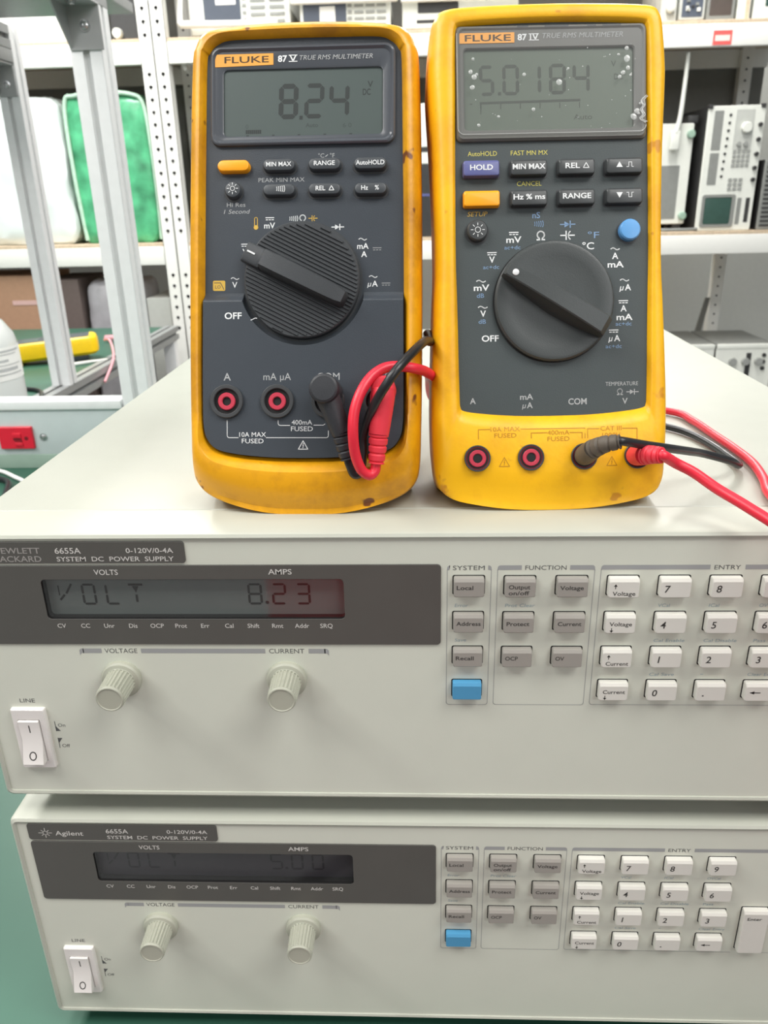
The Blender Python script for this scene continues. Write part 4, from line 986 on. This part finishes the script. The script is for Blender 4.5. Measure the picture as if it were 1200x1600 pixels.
        m.stroke([(-10.8, 38.9), (-10.8, 37.7)]+arc(-9.9, 37.7, .9, 180, 270, 4)+[(-5.9, 36.8)], .28, yl, Wh); m.stroke([(4.2, 36.9), (8.2, 36.9), (8.9, 37.4)], .28, yl, Wh)
        warn_tri(m, -.3, 28.6, 4, yl, Wh)
    whole = MB(); pr(whole)
    def pick(m, deck):                     # the deck stands 4 mm nearer than the upper face
        for f_, mi in zip(whole.f, whole.m):
            p = [whole.v[i] for i in f_]
            if (p[0][1] < -3.9) == deck: m.add([(x+(48-x)*.0123, y, z*.9877) if deck else (x, y, z) for x, y, z in p], [tuple(range(len(p)))], mi)
    part('panel_lettering', ['white_ink', 'grey_ink', 'amber_ink', 'meter_grey'], lambda m: pick(m, False), fp)
    part('socket_lettering', ['white_ink', 'grey_ink'], lambda m: pick(m, True), fp)
    # selector knob: ribbed disc and a pointer bar
    ang = math.radians(-26.5); kx, kz, KR = -.3, 96.0, 23.8
    K = Matrix.Translation((kx, 0, kz)) @ Matrix.Rotation(-ang, 4, 'Y')
    def disc(m):
        m.lathe([(KR+1.0, .1), (KR+1.0, -.15), (KR+.1, -.15), (KR, -3.4), (KR-.5, -3.9), (.01, -3.9)], 0, 72, xf=Matrix.Translation((kx, 0, kz)))
        n = 30; p = 2*(KR-.6)/n
        for k in range(n):
            s0 = -(KR-.6)+p*k; s1 = s0+p; mid = max(abs(s0), abs(s1)); L = math.sqrt(max((KR-.5)**2-mid**2, .4))
            prof = [(s0, -3.85), (s0+p*.25, -4.5), (s0+p*.55, -4.5), (s0+p*.7, -3.85)]
            m.loft([[(x, y, z) for z, y in prof] for x in (-L, L)], 0, True, True, closed=True, xf=K)
    kn = part('selector_knob', ['knob_black'], disc)
    def ptr(m):
        def sect(x, w, h): return [(x, -3.8, -w/2-.5), (x, -3.8-h*.8, -w/2), (x, -3.8-h, -w/2+.7), (x, -3.8-h, w/2-.7), (x, -3.8-h*.8, w/2), (x, -3.8, w/2+.5)]
        m.loft([sect(x, w, h) for x, w, h in ((-17.6, 7.2, 5.4), (-16.9, 7.7, 6.8), (-10, 8, 7.6), (10, 7.4, 7.4), (17, 6.8, 6.8), (19.6, 5.6, 6.0), (20.6, 3.4, 4.6))], 0, xf=K)
        m.loft([sect(x, w, h) for x, w, h in ((-26.2, 7.2, 1.2), (-25.6, 7.8, 2.2), (-18.6, 8.0, 2.6), (-17.2, 8.0, 5.2))], 0, xf=K)
        m.box(-26, -20, -3.9, -.2, -3.8, 3.8, b=.4, xf=K)
    ph = part('pointer_bar', ['knob_black'], ptr, kn)
    def mk(m):
        v = len(m.v); m.stroke([(-24.4, .3), (-21.4, .3)], .7, 0, 0); m.v[v:] = [tuple(K @ Vector((x, -6.55, z))) for x, y, z in m.v[v:]]
    part('pointer_mark', ['white_ink'], mk, ph)
    # sockets
    for x in (-31.36, -10.32, 10.67, 31.7):
        j = part('input_jack', ['jack_black', 'jack_deep'], lambda m: (m.ring(5.2, 6.9, -5.6, -3.9, x, 46.2), m.lathe([(5.3, 0), (5.3, -.1), (.01, -.1)], 1, 36, xf=Matrix.Translation((x, -4.0, 46.2)))))
        part('red_sleeve', ['jack_red', 'jack_deep'], lambda m: (m.ring(1.8, 3.6, -5.2, -4.05, x, 46.2), m.lathe([(1.9, 0), (1.9, -.05), (.01, -.05)], 1, 24, xf=Matrix.Translation((x, -4.12, 46.2)))), j)
    # bail behind
    t = math.tan(math.radians(20))
    part('tilt_stand', ['meter_grey'], lambda m: m.loft([[(x, 43, 112), (x, 46, 115), (x, 96, 96*t-.6), (x, 92, 92*t-.6)] for x in (-26, 26)], 0))
meter_one()

# --- newer meter on the right
def meter_two():
    root = empty('multimeter', label='clean bright yellow multimeter with film over its display, right one on the power supply', cat='multimeter', group='handheld multimeters', mtx=F2)
    def part(name, mats, fn, parent=None, sharp=35):
        mb = MB(); fn(mb); return mb.build(name, mats, parent or root, sharp=sharp)
    sx = lambda pts, d: [(u+d, v) for u, v in pts]
    outer = outline([(16, .3), (30, 2.2), (41, 5), (46.5, 10.2), (48.4, 21), (48.9, 36), (48.6, 53), (47.4, 83), (46.4, 104), (46.9, 142), (48.2, 171), (48.2, 180), (47.2, 194), (46, 199), (43, 202.2), (36, 203.2), (18, 203.9)], (0, -.2), (0, 204.1))
    inner = outline([(16, 38.6), (30, 39.8), (36.8, 41.0), (38.3, 42.6), (38.6, 47), (38.8, 60), (38.9, 75), (39.1, 90), (39.3, 104), (39, 142), (38.5, 171), (38.4, 180), (38.1, 190), (37.6, 192.8), (36.6, 194), (30, 194.8), (15, 195.4)], (0, 38.3), (0, 195.6))
    outer, inner = sx(outer, .5), sx(inner, 1.4)
    hol = part('holster', ['meter_yellow'], lambda m: holster_mesh(m, outer, inner, [(-.03, 7), (-.015, .3), (0, -.4), (.1, -2.1), (.15, -2.5), (.34, -2.6), (.56, -2.5), (.74, -1.6), (.9, 1.4), (.975, 5), (1, 10), (1, 26), (1.02, 36), (1.06, 44), (1.14, 48)], math.radians(18.5)), sharp=60)
    fp = part('face_panel', ['meter_grey_two'], lambda m: m.loft([[(u, 9, v) for u, v in inner], [(u, 0, v) for u, v in inner]], 0, True, True))
    def bez(m):
        o = lambda i: rrect(-37.0+i, 39.6-i, 149.2+i, 194.2-i, 2); q = lambda i: rrect(-33.6-i, 34.6+i, 153.6-i, 185.3+i, 1.5)
        m.loft([[(x, y, z) for x, z in l] for y, l in ((.2, o(0)), (-.9, o(.1)), (-1.8, o(.9)), (-1.8, o(1.3)), (-1.2, o(1.9)), (-1.2, q(.4)), (-.8, q(0)), (.2, q(0)))], 0, False, False, wrap=True)
    bz = part('display_bezel', ['bezel_grey_two'], bez)
    dp = part('display', ['meter_lcd_two'], lambda m: m.box(-33.8, 34.8, -.06, .2, 153.4, 185.5))
    def dig(m):
        y = -.1; h = 11.9; t = 1.35
        sevenseg(m, '5', -27.3, 167.4, 6.0, h, t, y, 0, -.02); sevenseg(m, '0', -18.0, 167.5, 6.7, h, t, y, 0, -.01); sevenseg(m, '1', -9.2, 167.5, 6.8, h, t, y, 0, -.01)
        sevenseg(m, '8', .7, 167.5, 6.8, h, t, y, 0, 0); sevenseg(m, '4', 10.2, 167.7, 6.9, h, t, y, 0, 0)
        m.poly([(-19.9, 167.5), (-18.6, 167.5), (-18.6, 168.8), (-19.9, 168.8)], y, 0)
        m.stroke([(-26.9, 164.6), (12.9, 165.1)], .95, y, 0)
        for k in range(6): m.stroke([(-26.8+k*7.95, 164.2), (-26.8+k*7.95, 162.2)], .35, y, 0)
        m.stroke([(-26.9, 164), (-26.9, 160.4)], .35, y, 0)
        text(m, 'V', 26.7, 179, 2.2, y, 0); text(m, 'DC', 28.7, 174, 2.2, y, 0, w=3.6); text(m, 'Auto', 14.3, 158.5, 2.0, y, 0, w=7.4); m.stroke([(-31.2, 164.3), (-30.4, 164.3)], .35, y, 0)
    part('numerals', ['meter_ink_two'], dig, dp)
    rn = random.Random(21)
    pf = part('protective_film', ['milky_film'], lambda m: m.add([(x, -1.95, z) for x, z in rrect(-36.4, 39.2, 151.7, 193.4, 2.6)], [tuple(range(28))]))
    def bub(m):
        sp = [(-30, 181), (-31, 176), (-29.6, 174), (-28.6, 175), (-30.4, 170), (28.2, 181.6), (31.6, 180), (32, 176.4), (30, 174.6), (28.6, 173), (33, 173.6), (31.5, 184), (37, 162.5), (36.2, 158.6), (34.2, 157.4), (35.6, 159.6), (-20, 158.4), (-28, 155.2), (-6, 161), (-9.6, 174.6), (8, 176.6), (4.4, 171.4)]
        for x, z in sp:
            r = .45+rn.random()*.75; a = rn.random()*6; e = .75+.5*rn.random()
            c_, s_ = math.cos(a), math.sin(a)
            m.loft([[(x+(r*k*math.cos(t)*e)*c_-(r*k*math.sin(t))*s_, y, z+(r*k*math.cos(t)*e)*s_+(r*k*math.sin(t))*c_) for t in [2*PI*i/14 for i in range(14)]] for k, y in ((1, -1.97), (.75, -2.12), (.3, -2.18))], 0, False, True)
        for i in range(36):
            x, z = -34+rn.random()*70, 153+rn.random()*36; r = .12+rn.random()*.14
            m.lathe([(r, 0), (r*.8, -.06), (.01, -.08)], 0, 8, xf=Matrix.Translation((x, -1.97, z)))
        # torn, curled patch at the right edge of the film
        pts = [(39.6, 165), (37.9, 163.2), (38.4, 161.2), (37.4, 159.6), (38.2, 157.6), (37, 156), (39.4, 154.6)]
        for k in range(3): m.tube([(x-.5*k+rn.random()*.5, -2.3-rn.random()*.5, z+rn.random()*.5) for x, z in pts], .16, 0, 6, 4)
        m.tube([(x, -2.05, z) for x, z in [(-36.4, 191)]+[(-36.4, 154.3)]+arc(-33.8, 154.3, 2.6, 190, 262, 4)+[(-33.4, 151.7), (36.2, 151.7)]+arc(36.6, 154.3, 2.6, 278, 350, 4)+[(39.2, 154.4)]], .12, 0, 6, 1)
    part('bubbles', ['film_bubble'], bub, pf)
    lg = part('logo_plate', ['logo_orange'], lambda m: m.box(-36.2, -13.3, -1.4, -1.15, 187.3, 191.3))
    part('lettering', ['logo_ink'], lambda m: txt_left(m, 'FLUKE', -33.1, -14.7, 189.3, 2.4, -1.44, 0, bold=.012), lg)
    def blt(m):
        y = -1.3
        txt_left(m, '87', -12, -8.3, 189.4, 2.3, y, 0, bold=.03)
        m.stroke([(-7.4, 190.6), (-3.6, 190.6)], .32, y, 0); m.stroke([(-7.4, 188.2), (-3.6, 188.2)], .32, y, 0); m.stroke([(-6.8, 190.5), (-6.8, 188.3)], .5, y, 0); m.stroke([(-5.8, 190.5), (-4.9, 188.4), (-4.0, 190.5)], .5, y, 0)
        txt_left(m, 'TRUE RMS MULTIMETER', -2.1, 30.2, 189.8, 1.95, y, 1, shear=.2)
    part('bezel_lettering', ['white_ink', 'grey_ink'], blt, bz)
    part('bezel_marks', ['jack_black'], lambda m: [m.stroke([(a, 193.2), (b, 193.2)], .7, -1.84, 0) for a, b in ((-12, -8), (-1, 8), (16, 19), (22, 29))], bz)
    def button(nm, x, z, w, h, m_, leg, d=3.2, r=1.0, md=None):
        b = part(nm, [m_, 'jack_black'], lambda m: (m.plate((x-w/2-.4, x+w/2+.5, z-h/2-.5, z+h/2+.4, r), (.1, -.12), (0, .1), 1),
            m.loft([[(px, y, pz) for px, pz in rrect(x-w/2+i, x+w/2-i, z-h/2+i*.6, z+h/2-tp, r)] for y, i, tp in ((0, 0, 0), (-d*.8, .15, .3), (-d*.95, .4, .9), (-d, .8, 1.3))], 0)))
        if leg: part('legend', ['white_ink'], lambda m: leg(m, x, z+.1, -d-.05), b)
    lt = lambda s, w, h=2.0: (lambda m, x, z, y: text(m, s, x, z, h, y, 0, w=w, bold=.022))
    X = (-27.3, -8.2, 11.0, 30.2); Z1, Z2 = 138.2, 126.3; BW, BH = 14.8, 6.5
    button('push_button', X[0], Z1, BW, BH, 'button_violet', lt('HOLD', 9.2)); button('push_button', X[1], Z1, BW, BH, 'button_black', lt('MIN MAX', 13.2))
    button('push_button', X[2], Z1, BW, BH, 'button_black', lambda m, x, z, y: (text(m, 'REL', x-1.7, z, 2.0, y, 0, w=5.8, bold=.02), tri_out(m, x+3.7, z, 2.3, y, 0)))
    def sq(m, x, z, y, up):
        s = 1 if up else -1
        m.poly([(x-3.4, z-1*s), (x-.8, z-1*s), (x-2.1, z+1.2*s)], y, 0); m.stroke([(x+.8, z-.9*s), (x+1.6, z-.9*s), (x+1.6, z+.9*s), (x+2.8, z+.9*s), (x+2.8, z-.9*s), (x+3.5, z-.9*s)], .22, y, 0)
    button('push_button', X[3], Z1, BW, BH, 'button_black', lambda m, x, z, y: sq(m, x, z, y, True))
    button('push_button', X[0], Z2, BW, BH, 'button_orange', None); button('push_button', X[1], Z2, BW, BH, 'button_black', lt('Hz % ms', 12.8))
    button('push_button', X[2], Z2, BW, BH, 'button_black', lt('RANGE', 11.4)); button('push_button', X[3], Z2, BW, BH, 'button_black', lambda m, x, z, y: sq(m, x, z, y, False))
    for nm, x, z, mm, leg in (('backlight_button', -29.1, 113.8, 'button_black', True), ('shift_button', 32.6, 112.9, 'button_blue', False)):
        b = part(nm, [mm, 'jack_black'], lambda m: (m.lathe([(4.9, 0), (4.9, -.15), (.01, -.15)], 1, 36, xf=Matrix.Translation((x, 0, z-.2))), m.lathe([(4.3, 0), (4.2, -2.4), (3.7, -3.0), (2.4, -3.15), (.01, -3.2)], 0, 36, xf=Matrix.Translation((x, 0, z)))))
        if leg: part('legend', ['white_ink'], lambda m: sun(m, x, z, 3.0, -3.24, 0), b)
    def pr(m):
        y, Wh, G, B, Y = -.05, 0, 1, 2, 3
        text(m, 'AutoHOLD', -26.5, 144.8, 1.8, y, Y, w=11.8); text(m, 'FAST MN MX', -7.5, 144.8, 1.8, y, Y, w=15); text(m, 'CANCEL', -7.6, 132.6, 1.8, y, Y, w=10); text(m, 'SETUP', -28.8, 120.9, 1.8, y, 4, w=8.2, shear=.2)
        text(m, 'nS', -4.9, 120, 2.4, y, B, bold=.01); beeper(m, -4.0, 116.5, 3.4, 2.6, y, B); omega(m, -3.1, 111.8, 3.4, y, Wh, .55)
        diode(m, 7.9, 116.1, 6, y, B); capac(m, 7.8, 111.7, 5.6, y, Wh, .5)
        text(m, '\u00b0F', 18.4, 111.6, 2.5, y, B, w=4.6); text(m, '\u00b0C', 16.2, 107.3, 2.7, y, Wh, w=4.8, bold=.012)
        text(m, 'mV', -14.1, 110.4, 2.4, y, Wh, w=6.2, bold=.02); dcbar(m, -14.1, 112.9, 3.6, y, Wh, .4); text(m, 'ac+dc', -14.7, 107.3, 1.5, y, B, w=6.6)
        text(m, 'V', -23.1, 102.6, 2.4, y, Wh, bold=.02); dcbar(m, -23.1, 105, 3.6, y, Wh, .4); text(m, 'ac+dc', -23.5, 99.6, 1.5, y, B, w=6.6)
        text(m, 'mV', -27.5, 91.4, 2.4, y, Wh, w=6.4, bold=.02); tilde(m, -27.7, 94, 3.6, y, Wh, .42); text(m, 'dB', -28, 88.2, 1.7, y, B, w=3)
        text(m, 'V', -27, 80.9, 2.4, y, Wh, bold=.02); tilde(m, -27.1, 83.5, 3.6, y, Wh, .42); text(m, 'dB', -27.4, 77.7, 1.7, y, B, w=3)
        text(m, 'OFF', -24.2, 70.8, 2.4, y, Wh, w=7, bold=.02)
        tilde(m, 27.2, 105.9, 3.4, y, Wh, .42); text(m, 'A', 27.2, 103.1, 2.4, y, Wh, bold=.02); text(m, 'mA', 27.4, 99.7, 2.4, y, Wh, w=6.6, bold=.02)
        text(m, '\u00b5', 29.8, 90.4, 2.4, y, Wh, shear=.2, bold=.01); text(m, 'A', 32.4, 90.4, 2.4, y, Wh, bold=.02); tilde(m, 31, 93.3, 3.4, y, Wh, .42)
        dcbar(m, 30.5, 84.6, 3.6, y, Wh, .4); text(m, 'A', 30.6, 81.9, 2.4, y, Wh, bold=.02); text(m, 'mA', 31, 78.4, 2.4, y, Wh, w=6.6, bold=.02); text(m, 'ac+dc', 30.6, 75.7, 1.5, y, B, w=6.6)
        dcbar(m, 26.5, 72.8, 3.6, y, Wh, .4); text(m, '\u00b5', 25.2, 69.9, 2.4, y, Wh, shear=.2, bold=.01); text(m, 'A', 27.9, 69.9, 2.4, y, Wh, bold=.02); text(m, 'ac+dc', 26.5, 66.6, 1.5, y, B, w=6.6)
        text(m, 'A', -31.7, 45.4, 2.3, y, G, bold=.02); text(m, 'mA', -9.5, 46.7, 2.3, y, G, w=5.4, bold=.015); text(m, '\u00b5', -10.6, 43.2, 2.3, y, G, shear=.2); text(m, 'A', -8.2, 43.2, 2.3, y, G, bold=.015); text(m, 'COM', 11.5, 44.4, 2.4, y, G, w=7.6, bold=.02)
        text(m, 'TEMPERATURE', 29.8, 51.3, 1.55, y, G, w=13.4); omega(m, 29, 48, 2.4, y, G, .4); diode(m, 34.2, 47.9, 4.8, y, G, .35); text(m, 'V', 31.1, 44.2, 2.3, y, G, bold=.015)
    part('panel_lettering', ['white_ink', 'grey_ink', 'blue_ink', 'yellow_ink', 'amber_ink'], pr, fp)
    def mold(m):
        y = -4.5
        for pts in ([(-30, 29.6), (-30, 33.5), (-25.2, 33.5)], [(-12.6, 33.4), (13.6, 33.3), (13.6, 29.2)], [(-8.4, 29.6), (-8.4, 31.7), (-2, 31.7)], [(7.4, 31.6), (12.4, 31.5), (12.4, 29.2)], [(14.7, 29.2), (14.7, 33), (19.4, 33)], [(29, 32.9), (35, 32.8), (35, 28.6)]): m.stroke(pts, .32, y, 0)
        text(m, '10A MAX', -19, 33.5, 1.8, y, 0, w=12); text(m, 'FUSED', -19, 30.9, 1.8, y, 0, w=9); text(m, '400mA', 2.7, 31.7, 1.8, y, 0, w=9); text(m, 'FUSED', 2.7, 29.1, 1.8, y, 0, w=9)
        text(m, 'CAT III', 24.3, 33, 1.8, y, 0, w=8.6); text(m, '1000V', 24.4, 30.2, 1.8, y, 0, w=7.4)
        warn_tri(m, -19.5, 20, 4.2, y, 0); warn_tri(m, 24.6, 19.5, 4.2, y, 0)
        hv = [tuple(v.co*1000) for v in hol.data.vertices]; tree = BVHTree.FromPolygons(hv, [tuple(p.vertices) for p in hol.data.polygons])
        def lay(x, z):                     # rest the raised letters on the curved front
            h = tree.ray_cast(Vector((x, -30, z)), Vector((0, 1, 0)))[0]
            return (h.y if h else -4.4)-.1
        m.v = [(x, lay(x, z), z) for x, y_, z in m.v]
    part('moulded_lettering', ['moulded_yellow'], mold)
    kx, kz, KR = 1.8, 85.1, 24.3; ang = math.radians(-30.5)
    K = Matrix.Translation((kx, 0, kz)) @ Matrix.Rotation(-ang, 4, 'Y')
    kn = part('selector_knob', ['knob_black_two', 'jack_deep'], lambda m: (m.lathe([(KR+.45, .1), (KR+.45, -.1), (KR-.1, -.1)], 1, 72, xf=Matrix.Translation((kx, 0, kz))), m.lathe([(KR, 0), (KR, -2.2), (KR-.7, -3.0), (KR-2, -3.3), (KR-6, -2.6), (KR-12, -2.2), (.01, -2.0)], 0, 72, xf=Matrix.Translation((kx, 0, kz)))))
    def ptr(m):
        def sect(x, w, h, fl): return [(x, -1.6, -w/2-fl), (x, -1.6-h, -w/2), (x, -2-h, -w/2+.5), (x, -2-h, w/2-.5), (x, -1.6-h, w/2), (x, -1.6, w/2+fl)]
        m.loft([sect(x, w, h, f_) for x, w, h, f_ in ((-23.8, 4.4, 6.0, .1), (-22.8, 5.0, 7.6, .2), (-12, 5.8, 8.8, 1.6), (0, 6.6, 9.2, 2.6), (12, 7.2, 8.8, 1.8), (21.5, 7.6, 7.8, .4), (23.6, 7.4, 5.2, .1))], 0, xf=K)
    ph = part('pointer_bar', ['knob_black_two'], ptr, kn)
    part('pointer_dot', ['white_ink'], lambda m: m.lathe([(1.35, 0), (1.2, -.5), (.7, -.7), (.01, -.75)], 0, 24, xf=K @ Matrix.Translation((-19.6, -9.9, 0))), ph)
    for x in (-30.6, -8.7, 13.1, 34.9):
        j = part('input_jack', ['jack_deep', 'jack_black'], lambda m: (m.ring(4.7, 5.4, -4.8, -4.0, x, 21.7, 1), m.lathe([(4.9, 0), (4.9, -.12), (.01, -.12)], 0, 36, xf=Matrix.Translation((x, -4.36, 21.7)))))
        part('red_sleeve', ['jack_red', 'jack_deep', 'outlet_dark'], lambda m: (m.ring(1.9, 3.5, -5.1, -4.46, x, 21.7), m.ring(4.3, 4.7, -4.62, -4.46, x, 21.7, 2), m.lathe([(1.9, 0), (1.9, -.05), (.01, -.05)], 1, 24, xf=Matrix.Translation((x, -4.52, 21.7)))), j)
    t = math.tan(math.radians(18.5))
    part('tilt_stand', ['meter_grey_two'], lambda m: m.loft([[(x, 47, 112), (x, 50, 115), (x, 98, 98*t-.6), (x, 94, 94*t-.6)] for x in (-26, 26)], 0))
meter_two()
# ------------------------------------------------------------------ test leads (drawn in bench millimetres)
def loc2w(F, p):
    q = F @ (Vector(p)/1000); return (q.x*1000, q.y*1000, q.z*1000-ZOFF)
def test_lead(label, F, seat, plug_pts, plug_r, plug_mat, grip_pts, cable, r, cable_mat, head=None, group='test leads of the two multimeters'):
    o_ = loc2w(F, seat)
    root = empty('test_lead', W(*o_), label, 'test lead', group)
    mb = MB(); mb.tube([loc2w(F, p) for p in plug_pts], plug_r, n=24, sub=8)
    if head:
        hx, hy, hz, hr, hy0 = head
        v = len(mb.v); mb.lathe([(hr*.92, hy0), (hr, hy0-1), (hr, hy+1.6), (hr*.93, hy+.5), (hr*.8, hy), (.01, hy-.25)], 0, 36, xf=Matrix.Translation((hx, 0, hz)))
        mb.v[v:] = [loc2w(F, p) for p in mb.v[v:]]
    pl = mb.build('plug', [plug_mat], root, o_)
    # ribbed strain relief
    G = spline([loc2w(F, p) for p in grip_pts], 10); n = len(G); mb = MB()
    gr = [plug_r[-1]-(plug_r[-1]-r-1.1)*k/(n-1) for k in range(n)]
    for k in range(0, n): gr[k] -= (.6 if (k % 5) == 3 else 0)
    loops = []
    u = (G[1]-G[0]).orthogonal().normalized()
    for k, p in enumerate(G):
        T = (G[min(k+1, n-1)]-G[max(k-1, 0)]).normalized(); u = (u-T*u.dot(T)).normalized(); w_ = T.cross(u)
        loops.append([tuple(p+(u*math.cos(2*PI*i/24)+w_*math.sin(2*PI*i/24))*gr[k]) for i in range(24)])
    mb.loft(loops); mb.build('strain_relief', [plug_mat], root, o_, sharp=25)
    mb = MB(); mb.tube(cable, r, n=18, sub=10); mb.build('cable', [cable_mat], root, o_)
    return root
L1 = lambda *ps: [loc2w(F1, p) for p in ps]
L2 = lambda *ps: [loc2w(F2, p) for p in ps]
# worn meter, black
test_lead('black test lead with a round-headed plug in the COM socket of the worn meter', F1, (10.2, -4.4, 46.8),
    [(11.4, -15.5, 49.4), (11.9, -15.5, 47.0), (13.8, -14.6, 42), (17.1, -13, 32.7)], [4.6, 4.9, 4.6, 4.0], 'plug_black',
    [(17.1, -13, 32.7), (18.2, -12, 27.6), (19.6, -11, 22.2)],
    L1((19.3, -11.2, 23.2), (20.2, -10.4, 20.2), (22.0, -9.5, 16.3), (24.3, -9, 17.3), (25.5, -9.5, 24.4), (25.6, -11, 31.4), (28.1, -16, 38), (31.7, -22, 44.3), (36, -26, 50.6), (40.4, -25, 56.9), (45.6, -17, 63.9), (50.1, -6, 70), (52.6, 6, 72.2))
    + [(197.4, 68, 66), (199, 96, 58), (215, 125, 40), (250, 142, 20), (285, 150, 6), (300, 158, 2.4), (310, 175, 2.4)], 1.85, 'lead_black', head=(11.0, -21.5, 49.6, 5.9, -4.2))
# worn meter, red
test_lead('red test lead looping up from the volt socket of the worn left meter', F1, (31.5, -4.4, 46.8),
    [(33.9, -15.5, 49.5), (33.8, -15.8, 47), (33.2, -15, 41), (32.2, -14, 32.1)], [4.4, 4.9, 4.6, 4.0], 'plug_red',
    [(32.2, -14, 32.1), (31.7, -13, 26.6), (31.1, -12, 20.6)],
    L1((31.2, -12.1, 21.4), (30.9, -12, 19.8), (30.4, -12, 17.4), (28.4, -13, 15.9), (25.3, -15, 18.1), (23.2, -18, 24.1), (22.6, -21, 31.7), (23.1, -22, 39.8), (25.3, -21, 47.2), (29.1, -18, 53.9), (34, -14, 58.1), (39.9, -11, 59.4), (45.5, -9, 58.9), (50, -3, 58.6), (53.1, 5, 57.7))
    + [(198.2, 70, 46), (202, 105, 26), (225, 150, 8), (262, 180, 2.6), (305, 186, 2.6), (340, 168, 2.6), (346, 147, 2.6), (348, 120, 2.6), (349.8, 95, 2.6), (349.8, 73, 2.6), (346, 51, 2.6), (340.9, 33, 2.9), (340, 12, 3), (346, -14, 2), (356, -32, -16), (384, -37, -90), (420, -36, -200), (446, -33, -284), (480, -28, -288.6), (560, -20, -288.6)], 2.1, 'lead_red', head=(33.9, -17.6, 50.2, 4.9, -4.2))
# newer meter, black
test_lead('black test lead from the COM socket of the newer meter, doubling back on the lid', F2, (13.1, -4.6, 21.7),
    [(13.1, -3, 21.8), (13.0, -8, 22.6), (14.2, -14, 24.5)], [3.9, 4.2, 4.0], 'plug_worn',
    [(14.2, -14, 24.5), (17.4, -19, 26.2), (22.5, -22, 27)],
    L2((21.5, -21.6, 26.9), (23.5, -22.4, 27.1)) + [(284, 18, 29), (295.5, 26.3, 25), (307, 38.2, 20), (318, 49.9, 15), (332.1, 56.6, 9.5), (338.5, 62.5, 5.4), (342.4, 71.5, 3), (343.0, 83, 2.2), (341.6, 101.3, 2.2), (337.7, 121.6, 2.2), (330.8, 135.3, 2.2), (318, 148, 2.2), (296, 166, 2.2), (262, 166, 2.2)], 1.8, 'lead_black')
# newer meter, red
test_lead('red test lead from the newer right meter, crossing the front edge at right', F2, (34.9, -4.6, 21.7),
    [(34.9, -3, 21.7), (33.6, -8, 21.7), (34.1, -16, 21.7)], [3.9, 4.2, 4.0], 'plug_red',
    [(34.1, -16, 21.7), (36, -19.4, 21.7), (38.4, -22.4, 21.4)],
    L2((37.6, -21.6, 21.5), (39, -22.8, 21.2)) + [(293.5, 12.5, 23.5), (300.5, 11, 20), (308, 5.2, 15.4), (316.4, -4.5, 11.6), (326, -16.5, 6.5), (337, -26, -4), (352, -31, -34), (372, -35, -90), (404, -36, -180), (430, -34, -270), (452, -26, -288.6), (520, -6, -288.6), (600, 10, -288.6)], 2.1, 'lead_red')
